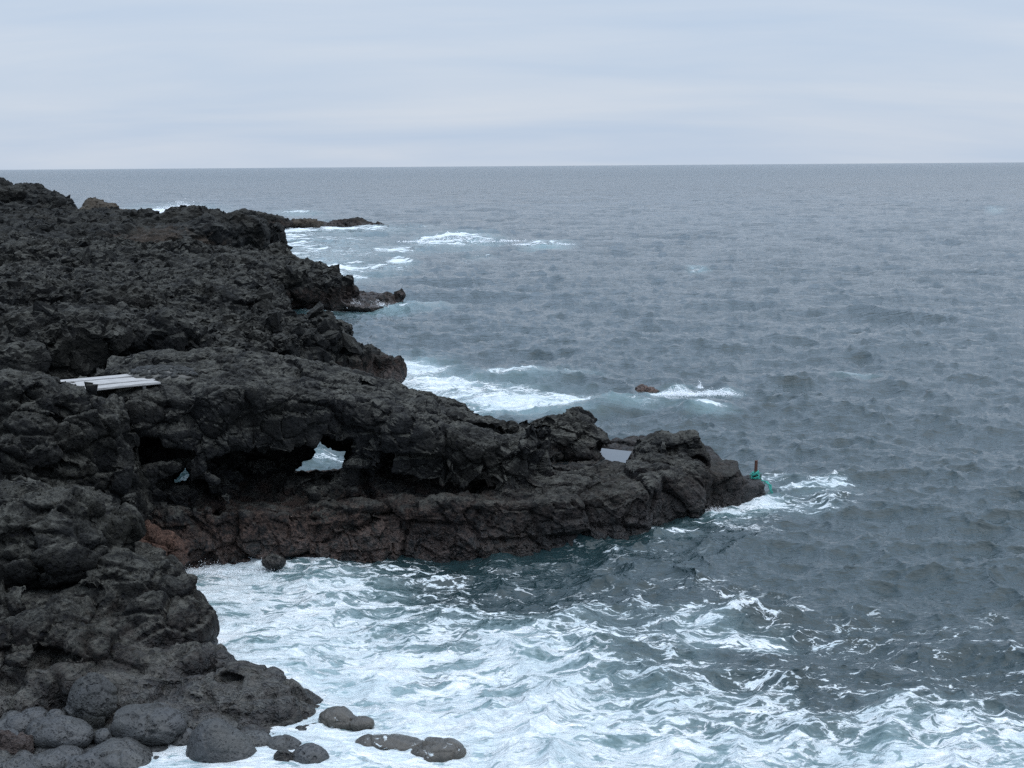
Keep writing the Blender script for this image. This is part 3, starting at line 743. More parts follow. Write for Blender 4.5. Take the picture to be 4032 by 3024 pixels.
# blocks on the platform
for (x, y, Y, rx, ry, rz, a, rot) in [(1215, 945, 46.6, 1.1, 1.1, .74, 0, 0), (1260, 965, 46.4, .95, 1.0, .55, .2, 0), (1190, 935, 46.8, .75, .8, .62, 0, 0), (1240, 925, 46.9, .62, .7, .42, 0, 0), (1150, 960, 46.2, .85, .9, .45, 0, 0), (1290, 978, 46.2, .30, .5, .26, 0, 0),
        (1160, 985, 45.6, .8, .6, .22, 0, 0), (1090, 960, 45.0, .9, .9, .50, 0, 0), (1115, 1000, 44.6, .62, .5, .20, 0, 0), (1040, 940, 44.4, .9, .9, .5, 0, 0),
        (1405, 980, 44.6, .66, .7, .42, 0, 0), (1440, 972, 44.7, .8, .7, .46, 0, 0), (1485, 976, 44.8, .62, .7, .56, 0, 0), (1508, 992, 44.7, .40, .6, .40, 0, 0), (1390, 996, 44.3, .45, .6, .24, 0, 0), (1440, 1000, 43.7, .75, .6, .33, 0, 0), (1480, 1030, 43.1, .6, .6, .50, 0, 0), (1420, 1035, 42.6, .8, .5, .33, 0, 0),
        (1460, 1075, 42.3, .7, .6, .6, 0, 0), (1350, 1080, 41.4, .8, .5, .55, 0, 0), (1385, 1125, 40.9, .55, .5, .32, .5, 0), (1300, 1140, 40.4, .6, .4, .3, 0, 0), (1180, 1120, 40.2, .9, .4, .6, 0, 0), (1050, 1130, 40.0, .8, .4, .5, 0, 0),
        (300, 1180, 37.1, .8, .6, .55, 0, 0), (420, 1150, 37.8, .8, .6, .6, 0, 0), (540, 1160, 38.2, .9, .5, .55, 0, 0), (700, 1150, 38.9, 1.0, .5, .6, 0, 0), (840, 1140, 39.4, .9, .5, .55, 0, 0), (250, 1110, 37.8, .8, .7, .7, 0, 0), (390, 1080, 38.3, .7, .6, .4, 0, 0), (960, 1150, 39.6, .6, .4, .4, 0, 0)]:
    A.blob(DA(x, y, Y), (rx, ry, rz), rot, a, 0.09)
A.carve(DA(1508, 1000, 44.1), (.30, .5, .20), 0, 0, 0.05)
for (x, y, Y, rx, ry, rz) in [(492, 1035, 39.4, .62, .6, .42), (610, 1085, 40.0, .9, .7, .28), (400, 985, 38.9, .42, .5, .42), (335, 1000, 38.8, .40, .5, .5), (560, 1010, 40.6, .6, .6, .35), (780, 1000, 41.2, .35, .8, .45), (860, 1100, 39.9, .9, .5, .30), (300, 1075, 38.0, .7, .6, .32), (690, 1056, 40.3, 1.1, 1.0, .50), (770, 1052, 40.6, .9, 1.0, .48), (850, 1060, 40.7, .8, .9, .42), (720, 1090, 39.6, .9, .7, .4), (460, 1120, 38.5, .7, .6, .4), (590, 1118, 39.0, .8, .5, .36), (650, 1100, 39.5, .5, .6, .5), (400, 1110, 38.2, .5, .5, .35), (930, 1090, 40.2, .7, .6, .4)]:
    A.blob(DA(x, y, Y), (rx, ry, rz), 0, 0, 0.08)
A.carve(DA(1330, 985, 45.6), (.62, 1.2, .30), 0, 0, .06)
A.carve(DA(1558, 985, 45.0), (.55, 1.2, .52), 0, 0, .08)
# squared end blocks
for pg, zt in [([DH(1506, 1100), DH(1600, 1096), DH(1596, 1062), DH(1510, 1050)], .98), ([DH(1596, 1097), DH(1648, 1085), DH(1643, 1062), DH(1590, 1068)], .58)]:
    A.prism(L2(pg), [(0, 0, zt)], batter=0.03, k=0.06, union=0.03)
def bigform(p):
    o, c = facets(p, 1.9, 41, 0.9, 0.25)
    hi = np.clip((p[:, 2] - 1.2) / 1.0, 0, 1)
    e = np.clip((7.0 - p[:, 0]) / 3, 0.15, 1)
    return (-0.22 * o + 0.10 * fbm(p / 1.1, 3, 42)) * e
A.band(bigform, 0.6)
A.blob(DA(470, 862, 38.75), (1.25, .55, .42), 0, 0, 0.22)
A.blob(DA(530, 880, 39.0), (.8, .5, .5), 0, 0, 0.2)
for c_, r_ in [((-7.55, 37.75, 4.2), (.5, .42, .34)), ((-7.0, 37.72, 4.26), (.6, .42, .30)), ((-7.25, 37.6, 4.0), (.4, .35, .3))]: A.blob(c_, r_, 0.2, 0.15, 0.1)
A.blob(DA(985, 978, 40.15), (1.25, .85, .46), 0, .08, .1)
# see-through holes, sloping gently down to the sea side
window([(696, 938), (712, 958), (733, 968), (757, 963), (752, 985), (744, 1014), (700, 1016), (640, 1020), (650, 998), (672, 972), (684, 958)], 37, 49)
window([(400, 1014), (408, 1022), (398, 1036), (380, 1042), (376, 1034), (390, 1026)], 36, 48, grow=0.13)
window([(462, 1096), (474, 1096), (471, 1108), (465, 1108)], 36, 47, grow=0.12)
V, Fc = A.mesh()
V = displace(V, Fc, rough_arch, 1)
V, Fc = scatter(V, Fc, 1500, 0.035, 0.14, 5, 1.0, 0.45, keep=lambda v: (v[:, 1] > 38.8) & ((v[:, 2] > 3.2) | (v[:, 0] > -1)))
arch = make_mesh('lava_arch', V, Fc, M_arch, smooth=False)
tag(arch, 'dark lava arch pierced by a see-through hole, its flat platform reaching into the sea', 'rock arch')
print('arch', round(time.time() - T0, 1), len(V))

# ------------------------------------------------------------------ near cliff and abutment on the left
def rough_near(V, N):
    p = V
    o1, c1 = facets(p + 1.1, 0.95, 61, 0.8, up=0.7)
    o2, c2 = facets(p, 0.40, 62, 0.8)
    b1 = bulbs(p, 0.48, 63); b2 = bulbs(p, 0.17, 64)
    top = np.clip((N[:, 2] - 0.25) / 0.5, 0, 1) * np.clip((V[:, 2] - 1.6) / 0.8, 0, 1)
    sm = np.clip((1.6 - V[:, 2]) / 0.9, 0, 1)            # sea-worn low down
    r = (0.25 * o1 + 0.08 * o2 - 0.14 * c1 - 0.05 * c2) * (1 - 0.4 * top) * (1 - 0.5 * sm)
    r += (0.14 * (b1 - 0.5) + 0.045 * (b2 - 0.5)) * (0.25 + 0.75 * top)
    r += (0.07 * fbm(p * 1.5, 5, 65) + 0.014 * fbm(p * 8, 3, 68, 0.6) - 0.03 * np.clip(ridged(p * 2.6, 4, 69) - .45, 0, 1)) * (1 - 0.45 * sm)
    return r
C = Solid((-17.5, 23.0, -0.4), (-2.2, 40.5, 5.8), 0.05)
# abutment block the planks leave from
C.prism(L2([(-19, 33.6), (-12.2, 33.9), (-10.8, 34.4), (-9.0, 34.9), (-8.9, 36.0), (-9.1, 37.4), (-9.9, 38.4), (-19, 39)]),
        [Ytop(0, 812, 36.2), Ytop(60, 812, 36.4), Ytop(100, 828, 36.6), Ytop(150, 846, 36.8), Ytop(190, 862, 36.6), Ytop(200, 900, 35.6), Ytop(80, 860, 35.2), Ytop(0, 880, 34.6), Ytop(120, 900, 35), (-16, 36, 5.2)], batter=0.10, k=0.35)
# second mass in front
C.prism(L2([(-19, 30.0), (-11.5, 30.2), (-10.3, 30.4), (-9.3, 30.6), (-8.6, 31.2), (-8.2, 32.3), (-8.5, 33.3), (-9.6, 34.2), (-19, 34.5)]),
        [Ytop(0, 1068, 31.7), Ytop(60, 1066, 31.8), Ytop(100, 1072, 31.8), Ytop(130, 1098, 31.8), Ytop(180, 1106, 31.9), Ytop(205, 1128, 32.0), Ytop(150, 1150, 31.1), Ytop(40, 1130, 30.8), (-15, 32, 3.6), Ytop(60, 1090, 33.0)], batter=0.02, k=0.3, union=0.1)
# lower shelf running out to the waterline
foot = L2([(-19, 24.2), (-12, 24.2), (-9.6, 25.6), (-8.2, 26.6), DH(330, 1600, 0), DH(560, 1590, 0), DH(640, 1582, 0), DH(700, 1555, 0), DH(650, 1515, 0), DH(560, 1490, 0), DH(470, 1440, 0), DH(445, 1395, 0), DH(425, 1350, 0), DH(380, 1295, 0), DH(330, 1262, 0), (-9.5, 35.5), (-19, 36)])
C.prism(foot, [Ytop(240, 1196, 32.6), Ytop(330, 1218, 32.0), Ytop(350, 1262, 31.4), Ytop(400, 1284, 31.0), Ytop(425, 1340, 30.3), Ytop(445, 1400, 29.6), Ytop(380, 1330, 30.2), Ytop(300, 1290, 30.3), Ytop(220, 1280, 29.9), Ytop(120, 1300, 29.5), Ytop(30, 1300, 29.4), Ytop(0, 1330, 29),
        Ytop(450, 1440, 28.6), Ytop(380, 1440, 28.2), Ytop(500, 1460, 28.3), Ytop(560, 1462, 28.2), Ytop(610, 1490, 27.9), Ytop(660, 1515, 27.6), Ytop(690, 1535, 27.4), Ytop(600, 1560, 26.6), Ytop(500, 1550, 26.5), Ytop(400, 1500, 26.8), Ytop(300, 1440, 27.6), Ytop(200, 1430, 27.4), Ytop(100, 1440, 27.2), Ytop(0, 1440, 27), Ytop(50, 1530, 26.0), Ytop(200, 1540, 26.0), (-14, 27, 1.8)],
        batter=0.22, k=0.2, union=0.1, soft=0.12)
for (x, y, Y, rx, ry, rz, a) in [
        # cap lumps of the second mass
        (40, 1085, 31.9, .95, .9, .42, 0), (110, 1090, 31.6, .65, .7, .38, 0), (165, 1115, 31.6, .62, .6, .36, 0), (195, 1140, 31.6, .40, .5, .40, 0), (60, 1150, 30.9, 1.3, .6, .42, 0), (150, 1180, 30.9, .8, .6, .42, 0),
        (90, 1210, 30.5, 1.1, .55, .5, 0), (250, 1240, 30.9, .75, .8, .45, 0), (310, 1250, 30.9, .55, .7, .42, .2), (230, 1215, 31.4, .6, .6, .3, 0), (280, 1290, 30.3, .7, .5, .5, 0), (200, 1320, 29.9, .8, .5, .6, 0),
        # rounded seaward buttress
        (385, 1310, 30.3, .62, .75, .62, .25), (410, 1365, 29.9, .52, .7, .75, .25), (370, 1370, 29.6, .55, .6, .7, .1), (320, 1340, 29.7, .6, .5, .55, 0), (330, 1390, 29.2, .42, .4, .42, 0),
        # great boulder-like lumps to the left
        (90, 1372, 28.3, .95, .8, .46, -.12), (150, 1330, 29.0, .62, .6, .42, .1), (30, 1320, 29.1, .5, .6, .45, 0), (0, 1390, 28.2, .55, .6, .5, 0), (110, 1320, 29.3, .35, .4, .3, 0), (70, 1315, 29.4, .32, .4, .3, 0),
        (215, 1420, 27.9, .78, .7, .52, .35), (280, 1440, 27.8, .5, .5, .42, .3), (60, 1455, 27.3, .7, .6, .45, 0), (140, 1470, 27.1, .62, .6, .42, 0), (255, 1490, 27.0, .62, .5, .34, .2), (20, 1500, 26.8, .6, .6, .4, 0), (290, 1500, 27.0, .4, .4, .3, 0),
        (350, 1450, 28.0, .72, .6, .42, .3), (400, 1430, 28.2, .5, .5, .34, .3), (330, 1480, 27.4, .6, .5, .3, 0), (455, 1425, 28.7, .55, .4, .28, .4),
        # pitted tip
        (520, 1480, 27.7, .62, .7, .42, .1), (570, 1482, 27.8, .52, .6, .40, .25), (600, 1515, 27.3, .62, .6, .40, .3), (530, 1530, 26.9, .9, .6, .34, .1), (440, 1500, 27.2, .7, .6, .34, 0), (640, 1535, 27.2, .5, .5, .26, .3), (655, 1525, 27.9, .55, .5, .30, .3), (420, 1560, 26.4, .8, .6, .28, 0), (480, 1580, 26.1, .7, .5, .2, 0),
        # abutment lumps
        (40, 850, 35.6, 1.0, .8, .5, 0), (120, 870, 35.6, .8, .7, .45, 0), (180, 900, 35.5, .5, .6, .6, 0), (60, 960, 34.6, 1.1, .6, .8, 0), (160, 1000, 34.9, .7, .5, 1.0, 0), (10, 1000, 34.2, .8, .6, .8, 0), (110, 1040, 34.6, .8, .5, .6, 0), (30, 910, 34.9, .8, .5, .5, 0)]:
    C.blob(DA(x, y, Y), (rx, ry, rz), 0, -a, 0.05)
for (x, y, Y, rx, ry, rz) in [(80, 1425, 27.4, .9, .5, .16), (60, 1290, 29.4, 1.2, .5, .16), (10, 1470, 26.6, .4, .4, .3), (140, 1275, 29.8, .8, .4, .12), (150, 1225, 30.2, .8, .3, .09), (490, 1468, 27.3, .3, .3, .1), (110, 1160, 30.2, .9, .3, .07)]:
    C.carve(DA(x, y, Y), (rx, ry, rz), 0, 0, 0.08)
def bign(p):
    o, c = facets(p, 1.4, 71, 0.8, 0.2, up=0.8)
    k = np.clip((p[:, 2] - 0.8) / 1.4, 0.2, 1)
    return (-0.16 * o + 0.06 * fbm(p / 0.8, 3, 72)) * k
C.band(bign, 0.5)
C.carve(DA(225, 838, 37.3), (1.5, .75, .30), 0.3, 0, 0.08)
V, Fc = C.mesh()
V = displace(V, Fc, rough_near, 1)
V, Fc = scatter(V, Fc, 1500, 0.04, 0.26, 6, 2.3, 0.35, keep=lambda v: (v[:, 1] < 35.6) | (v[:, 0] < -12.6))
near = make_mesh('lava_cliff', V, Fc, M_near)
tag(near, 'near grey-black lava cliff stepping down to a pitted tip in the foam', 'cliff')
print('near', round(time.time() - T0, 1), len(V))
# ------------------------------------------------------------------ coast behind
def rough_aa(sc, seed, amp=1.0):
    def f(V, N):
        p = V
        b1 = bulbs(p, 1.5 * sc, seed, 0.45); b2 = bulbs(p, 0.62 * sc, seed + 1, 0.4); b3 = bulbs(p, 0.27 * sc, seed + 2, 0.4)
        o, c = facets(p, 1.7 * sc, seed + 3, 0.9)
        top = np.clip((N[:, 2] - 0.1) / 0.5, 0, 1)
        r = (0.40 * (b1 - 0.5) + 0.38 * (b2 - 0.5) + 0.2 * (b3 - 0.5)) * (0.45 + 0.55 * top)
        r += (0.42 * o - 0.26 * c) * (1 - 0.6 * top)
        r += 0.16 * fbm(p / sc, 5, seed + 8, 0.55)
        return (r - 0.10) * sc * amp
    return f
def aa_form(sc, seed, z1=0.6):
    def f(p):
        q = p.copy(); q[:, 1] *= 0.8
        up = np.clip((p[:, 2] - z1 * 0.3) / z1, 0.15, 1)
        return -sc * up * (0.42 * ridged(q / (3.4 * sc), 4, seed, 0.55) - 0.1 + 0.35 * (bulbs(q, 2.6 * sc, seed + 5, 0.5) - 0.5))
    return f
# E: the ground just beyond the arch, with its vertical tip
E = Solid((-30, 46, -0.5), (-3.6, 96, 5.6), 0.125)
E.prism(L2([(-33, 47.5), (-17.5, 49.5), (-14.5, 51.5), (-12, 55), (-9.8, 60), (-7.6, 65.5), (-6.2, 69), (-5.3, 70.3), DH(845, 826), (-6.2, 72.2), (-7.6, 73.2), (-9.2, 75), (-10.8, 77.5), (-12.2, 81), (-13.2, 86), (-14.2, 91), (-17, 95), (-20, 98), (-33, 99)]),
        [Ytop(0, 735, 51), Ytop(150, 738, 52), Ytop(300, 728, 53), Ytop(400, 735, 55), Ytop(480, 748, 57), Ytop(560, 740, 60), Ytop(640, 735, 63), Ytop(700, 722, 67), Ytop(760, 758, 68.5), Ytop(800, 764, 70), Ytop(835, 776, 70.6), Ytop(790, 742, 72), Ytop(735, 704, 74), Ytop(700, 690, 76), Ytop(640, 694, 77),
         Ytop(0, 690, 58), Ytop(200, 690, 60), Ytop(400, 680, 64), Ytop(520, 690, 68), Ytop(0, 640, 68), Ytop(200, 630, 72), Ytop(400, 625, 76), Ytop(560, 640, 82), Ytop(600, 640, 86), Ytop(630, 668, 88), Ytop(0, 610, 80), Ytop(300, 605, 84), Ytop(500, 600, 90), (-32, 55, 4.6), (-32, 80, 5)],
        batter=0.10, k=0.4)
for (x, y, Y, rx, ry, rz) in [(660, 704, 76, .9, 1.0, .4), (698, 700, 75.5, .5, .6, .5), (735, 718, 74, .6, .7, .4), (770, 748, 72.5, .5, .6, .35), (600, 715, 70, 1.6, 1.5, .8), (500, 720, 64, 2, 1.5, .8), (350, 740, 55, 1.6, 1.2, .9), (60, 745, 52, 1.8, 1.2, 1.0), (200, 745, 53, 1.4, 1.2, .9), (550, 645, 84, 1.6, 1.8, .7), (590, 658, 84, .9, 1.2, .5), (480, 655, 76, 2.2, 2, .7), (250, 660, 66, 2.2, 2, .7), (100, 650, 66, 2.2, 2, .8),
        (700, 780, 66.5, .9, 1.0, .9), (770, 790, 68.8, .8, .9, .8), (820, 800, 70.3, .45, .7, .8), (30, 790, 49.5, 1.0, .8, .5)]:
    E.blob(DA(x, y, Y), (rx, ry, rz), 0, 0, 0.15)
E.band(aa_form(1.0, 101), 1.0)
V, Fc = E.mesh(); V = displace(V, Fc, rough_aa(1.0, 111), 1); V, Fc = scatter(V, Fc, 9500, 0.12, 1.1, 1, sink=.32)
e = make_mesh('rocky_coast', V, Fc, M_mid, smooth=False); tag(e, 'black clinkery lava ground behind the arch, ending in a small vertical cliff', 'rocky shore', kind='structure')
print('E', round(time.time() - T0, 1), len(V))
# C: second headland with the low ledge that spills water
Cc = Solid((-46, 86, -0.5), (-6.5, 140, 6.8), 0.19)
Cc.prism(L2([(-50, 88), (-30, 90), (-19, 97), (-16, 103), DH(640, 664), DH(720, 668), DH(742, 666), (-12.6, 111), (-14.2, 114), (-15.6, 118), (-18, 121.5), (-21, 126), (-25, 133), (-30, 142), (-50, 146)]),
         [Ytop(0, 600, 92), Ytop(300, 600, 96), Ytop(500, 605, 100), Ytop(640, 612, 107), Ytop(700, 606, 109), Ytop(740, 618, 110), Ytop(760, 640, 110), Ytop(720, 592, 113), Ytop(690, 580, 115), Ytop(640, 565, 119), Ytop(610, 553, 122), Ytop(560, 552, 124), Ytop(500, 560, 118), Ytop(400, 570, 112), Ytop(200, 570, 110), Ytop(0, 560, 112),
          Ytop(500, 552, 134), Ytop(350, 545, 130), Ytop(200, 540, 128), Ytop(0, 530, 128), Ytop(0, 520, 140)], batter=0.10, k=0.5)
Cc.prism(L2([DH(740, 666), DH(800, 669), DH(845, 664), DH(868, 657), DH(868, 650), DH(800, 640), (-12.5, 116)]), [Ytop(780, 650, 112), Ytop(840, 653, 112), Ytop(740, 632, 112), Ytop(862, 655, 110.5)], batter=0.1, k=0.2)
for (x, y, Y, rx, ry, rz) in [(606, 562, 121, 1.0, 1.3, 1.3), (635, 590, 117, 1.0, 1.2, .8), (692, 592, 113.5, .8, 1.0, .8), (716, 608, 112.2, .7, .9, .7), (590, 620, 107, 2.2, 2, 1.3), (650, 630, 108.3, 1.6, 1.5, 1.3), (720, 640, 109.8, 1.3, 1.2, 1.2), (500, 590, 108, 2.4, 2, 1.0), (540, 575, 118, 1.6, 2, 1.0), (400, 560, 120, 3, 2.5, 1.4), (200, 590, 104, 3, 2.5, 1.2), (60, 570, 108, 3, 2.5, 1.6), (300, 575, 112, 2.5, 2, 1.2),
        (758, 644, 110.8, .6, .8, .45), (800, 658, 109.2, .4, .6, .3), (825, 655, 110, .55, .5, .25), (850, 655, 110, .5, .5, .22), (868, 652, 110, .28, .3, .2)]:
    Cc.blob(DA(x, y, Y), (rx, ry, rz), 0, 0, 0.2)
Cc.band(aa_form(1.35, 131), 1.3)
V, Fc = Cc.mesh(); V = displace(V, Fc, rough_aa(1.25, 141), 1); V, Fc = scatter(V, Fc, 8000, 0.18, 1.2, 2, sink=.35)
c_ = make_mesh('rocky_coast', V, Fc, M_mid, smooth=False); tag(c_, 'dark second headland with a low ledge spilling water into the sea', 'rocky shore', kind='structure')
print('C', round(time.time() - T0, 1), len(V))
# B and A: farther ground, cliff end and the high ridge at the far left
B = Solid((-98, 126, -0.5), (-23, 246, 10.5), 0.34)
B.prism(L2([(-110, 132), (-60, 134), (-44, 142), (-33, 150), (-27.6, 156), DH(575, 552), (-24.6, 163), (-25.5, 170), (-29, 176), (-38, 182), (-50, 190), (-62, 205), (-70, 225), (-78, 250), (-110, 250)]),
        [Ytop(560, 512, 161.5), Ytop(565, 500, 163), Ytop(548, 478, 166), Ytop(500, 475, 167), Ytop(430, 471, 168), Ytop(360, 475, 168), Ytop(260, 475, 170), Ytop(200, 477, 172), Ytop(150, 479, 176), Ytop(480, 495, 160), Ytop(400, 492, 158), Ytop(300, 495, 156), Ytop(200, 498, 152), Ytop(0, 500, 150), Ytop(100, 520, 144), Ytop(300, 535, 146),
         Ytop(0, 470, 165), Ytop(80, 465, 172), Ytop(150, 464, 190), Ytop(130, 444, 196), Ytop(60, 430, 200), Ytop(20, 427, 202), Ytop(0, 424, 202), Ytop(165, 462, 200), (-100, 200, 8.3), (-75, 240, 3)], batter=0.08, k=0.7, power=3.6)
for (x, y, Y, rx, ry, rz) in [(4, 408, 202, 1.2, 2, 1.3), (40, 436, 198, 4, 3, 1.9), (90, 441, 197, 3, 3, 1.6), (128, 446, 196, 2.2, 2.5, 1.3), (438, 482, 166, 2.0, 2.2, 1.5), (520, 482, 166, 1.6, 2, 1.4), (400, 482, 167, 3, 2, 1.3), (300, 482, 168, 3, 2, 1.2), (500, 510, 160, 3, 2, 2), (560, 530, 161, 1.5, 2, 1.7), (430, 510, 158, 3, 2, 2)]:
    B.blob(DA(x, y, Y), (rx, ry, rz), 0, 0, 0.4)
for (x, y, Y, rx, ry, rz) in [(340, 558, 150, 6, 3, 1.4), (470, 556, 153, 4, 2, .9)]:
    B.carve(DA(x, y, Y), (rx, ry, rz), 0, 0, 0.5)
B.band(aa_form(1.7, 151), 1.8)
V, Fc = B.mesh(); V = displace(V, Fc, rough_aa(1.8, 161), 1); V, Fc = scatter(V, Fc, 7500, 0.28, 1.8, 3, sink=.35)
b_ = make_mesh('rocky_coast', V, Fc, M_far, smooth=False); tag(b_, 'farthest dark headland and high ridge at the left edge', 'rocky shore', kind='structure')
print('B', round(time.time() - T0, 1), len(V))

# ------------------------------------------------------------------ offshore reefs (own things)
def reef(name, label, blobs, hh, mat, group=None, sc=1.0, amp=0.8, cat='reef'):
    P_ = np.array([DA(*b[:3]) for b in blobs]); r = np.array([b[3:6] for b in blobs])
    lo = (P_ - r).min(0) - 1.5 * sc; hi = (P_ + r).max(0) + 1.5 * sc
    lo[2] = max(lo[2], -0.6)
    S = Solid(lo, hi, hh)
    for c, q in zip(P_, r): S.blob(c, q, 0, 0, 0.25 * sc)
    S.band(aa_form(0.5 * sc, 171), 1.0 * sc)
    V, Fc = S.mesh(); V = displace(V, Fc, rough_aa(0.62 * sc, 181, amp), 1); V, Fc = scatter(V, Fc, 150, .07 * sc, .26 * sc, 4, 0.08 * sc)
    o = make_mesh(name, V, Fc, mat); return tag(o, label, cat, group)
reef('sea_reef', 'long low black reef far out with white surf along its foot', [(690, 491, 258, 3.2, 1.5, .3), (730, 488, 259, 3.4, 1.6, .65), (765, 486, 259, 3.0, 1.6, .9), (800, 489, 258, 3.4, 1.5, .45), (835, 491, 256, 2.4, 1.2, .2)], 0.32, M_far, 'far offshore reefs', 2.0)
reef('sea_reef', 'small black reef just off the end of the far headland', [(560, 480, 246, 2.2, 2, 1.6), (585, 481, 247, 2.5, 2, 1.1), (605, 484, 247, 2, 1.5, .6)], 0.32, M_far, 'far offshore reefs', 2.0)
reef('sea_reef', 'low brownish wet reef awash in the gap between two black reefs', [(625, 485, 250, 2.6, 2, .55), (655, 484, 252, 3, 2, .75), (675, 487, 252, 2, 1.5, .4)], 0.32, M_tan, 'far offshore reefs', 2.0)
reef('sea_rock', 'pale brown rock rising behind the far ridge beside the spray', [(207, 456, 214, 1.8, 2, 1.7), (228, 460, 213, 2.2, 2, 1.3), (252, 464, 212, 2.2, 2, .8), (192, 463, 212, 1.4, 2, 1.0)], 0.32, M_tan, None, 2.0, cat='rock')
reef('sea_rock', 'small reddish brown rock awash beside a breaking crest', [(1386, 846, 66.0, .30, .3, .34), (1398, 853, 65.4, .55, .4, .34), (1414, 855, 65.2, .4, .3, .22)], 0.06, M_red, None, 0.45, cat='rock')
def loose(name, label, u, v, Y, r, mat, hh=0.05, amp=0.4, rz=0.0, extra=(), k=0.12, sc=0.4, tilt=0.0, group=None, cat='boulder', point=0.0, pts=0.035):
    """one rock from the survey: centre picture point, depth, radii"""
    c = at(u, v, Y); r = np.array(r)
    S = Solid(c - r.max() * 1.5 - 0.3, c + r.max() * 1.5 + 0.3, hh)
    S.blob(c, r, rz, tilt, k)
    for (du, dv_, dY, q) in extra: S.blob(at(u + du, v + dv_, Y + dY), q, 0, 0, k)
    if point:
        Zr = np.clip((S.Z - c[2]) / r[2], -1, 1.2)
        S.F = (S.F + point * np.clip(Zr, 0, 1.2)).astype(np.float32)
    sd_ = int(u * 7 + v * 3) % 900 + 200
    V, Fc = S.mesh()
    def f(V, N):
        o, cc = facets(V, 0.8 * max(r), sd_, 0.8)
        return amp * (0.20 * o * max(r) - .07 * max(r) * cc + 0.10 * max(r) * fbm(V / (0.8 * max(r)), 3, sd_) + pts * fbm(V / 0.12, 3, sd_ + 9, 0.6) * 0.35)
    V = displace(V, Fc, f, 2)
    o = make_mesh(name, V - c, Fc, mat); o.location = c
    return tag(o, label, cat, group)
m = NT('wet_foamy_rock'); g_ = m.n('ShaderNodeNewGeometry'); P_s = m.vec('MULTIPLY', g_.outputs['Position'], (1.6, 0.7, 1.5))
wv_ = m.vec('ADD', P_s, m.vec('SCALE', m.noise(P_s, 1.5, 3, color=True), 0.8))
st_ = m.mapr(m.noise(m.vec('MULTIPLY', wv_, (.35, 1, 1)), 5.0, 5, 0.7), 0.60, 0.68, 0, 1, True)
m.l(m.mix(st_, m.mix(m.noise(P_s, 7.0, 5, .65), (0.018, 0.016, 0.013), (0.075, 0.066, 0.052)), (0.62, 0.68, 0.70)), m.b.inputs['Base Color'])
m.b.inputs['Roughness'].default_value = 0.22
m.l(m.bump(m.noise(P_s, 5.0, 6, .7), 1.0, 0.05), m.b.inputs['Normal'])
M_wet = m.m
GB = 'round boulders of the beach'
rs = random.Random(21)
M_TXT = {0: 'plain dark', 1: 'slightly paler'}
fill = [(10, 742, .22), (28, 744, .18), (88, 768, .3), (150, 768, .28), (172, 764, .24), (190, 768, .22), (30, 768, .22), (200, 742, .16), (236, 770, .18)]
h4 = 0.028
loose('boulder', 'largest smooth grey boulder, broad and flecked with yellow in a hollow', 147, 726, 25.5, (.64, .5, .34), M_boulder, h4, .6, extra=[(18, 2, 0, (.4, .4, .3)), (-12, -6, 0, (.4, .4, .26))], group=GB)
loose('boulder', 'long pitted grey boulder lying beside the largest smooth boulder', 60, 733, 25.2, (.58, .45, .27), M_boulder, h4, .5, tilt=-.12, extra=[(-14, 2, 0, (.34, .4, .24))], group=GB)
loose('boulder', 'tall pointed cone-shaped boulder standing at the foam edge', 221, 763, 25.0, (.54, .46, .42), M_boulder, h4, .35, extra=[(-4, -12, 0, (.40, .38, .32)), (-7, -22, 0, (.29, .29, .25)), (-9, -29, 0, (.19, .20, .18)), (12, -4, 0, (.36, .34, .28))], k=.35, group=GB)
loose('boulder', 'olive-brown round boulder half hidden behind the cone-shaped boulder', 184, 745, 25.5, (.28, .3, .31), M_boulder, h4, .4, group=GB)
loose('boulder', 'flat oval boulder wedged below the largest smooth boulder', 155, 752, 25.2, (.33, .3, .14), M_boulder, h4, .4, tilt=-.05, group=GB)
loose('boulder', 'wide heavily pitted boulder sloping down to the cone-shaped boulder', 125, 760, 24.7, (.62, .5, .27), M_boulder, h4, .6, tilt=-.2, extra=[(-6, -10, .1, (.34, .3, .17)), (35, 8, 0, (.45, .4, .16)), (-30, 4, 0, (.35, .4, .22))], group=GB)
loose('boulder', 'dark upright blunt boulder leaning on the cliff behind the beach', 93, 702, 26.3, (.46, .45, .48), M_boulder, h4, .8, group=GB)
loose('boulder', 'grey boulder with white splashes left of the long pitted one', 20, 727, 25.6, (.27, .3, .24), M_boulder, h4, .5, group=GB)
loose('boulder', 'small grey boulder behind the long pitted one, nearer the edge', 34, 716, 26.0, (.26, .3, .15), M_boulder, h4, .4, group=GB)
loose('boulder', 'smallest pale-flecked boulder behind the long pitted one, touching the upright boulder', 56, 717, 25.9, (.18, .2, .13), M_boulder, h4, .4, group=GB)
loose('boulder', 'small rounded boulder squeezed between the long pitted and largest boulders', 104, 737, 25.3, (.20, .2, .15), M_boulder, h4, .4, group=GB)
loose('boulder', 'low grey boulder under the long pitted one beside brown scoria', 46, 751, 24.9, (.24, .2, .14), M_boulder, h4, .5, group=GB)
loose('boulder', 'rounded boulder with pits at the bottom edge below the long pitted one', 70, 758, 24.7, (.32, .3, .20), M_boulder, h4, .5, tilt=-.3, group=GB)
loose('boulder', 'broad grey boulder at the bottom edge beside brown scoria', 48, 765, 24.3, (.34, .3, .20), M_boulder, h4, .5, group=GB)
loose('boulder', 'low round pale boulder sitting in foam right of the cone-shaped boulder', 258, 764, 24.9, (.24, .24, .17), M_boulder, h4, .4, group=GB)
loose('boulder', 'smooth rounded boulder in the foam beside a dark jagged stone', 310, 763, 24.8, (.36, .34, .34), M_boulder, h4, .4, group=GB)
loose('boulder', 'dark jagged stone with a sharp point leaning on a smooth boulder', 286, 763, 24.7, (.20, .22, .28), M_near, h4, 1.2, point=.05, group=GB)
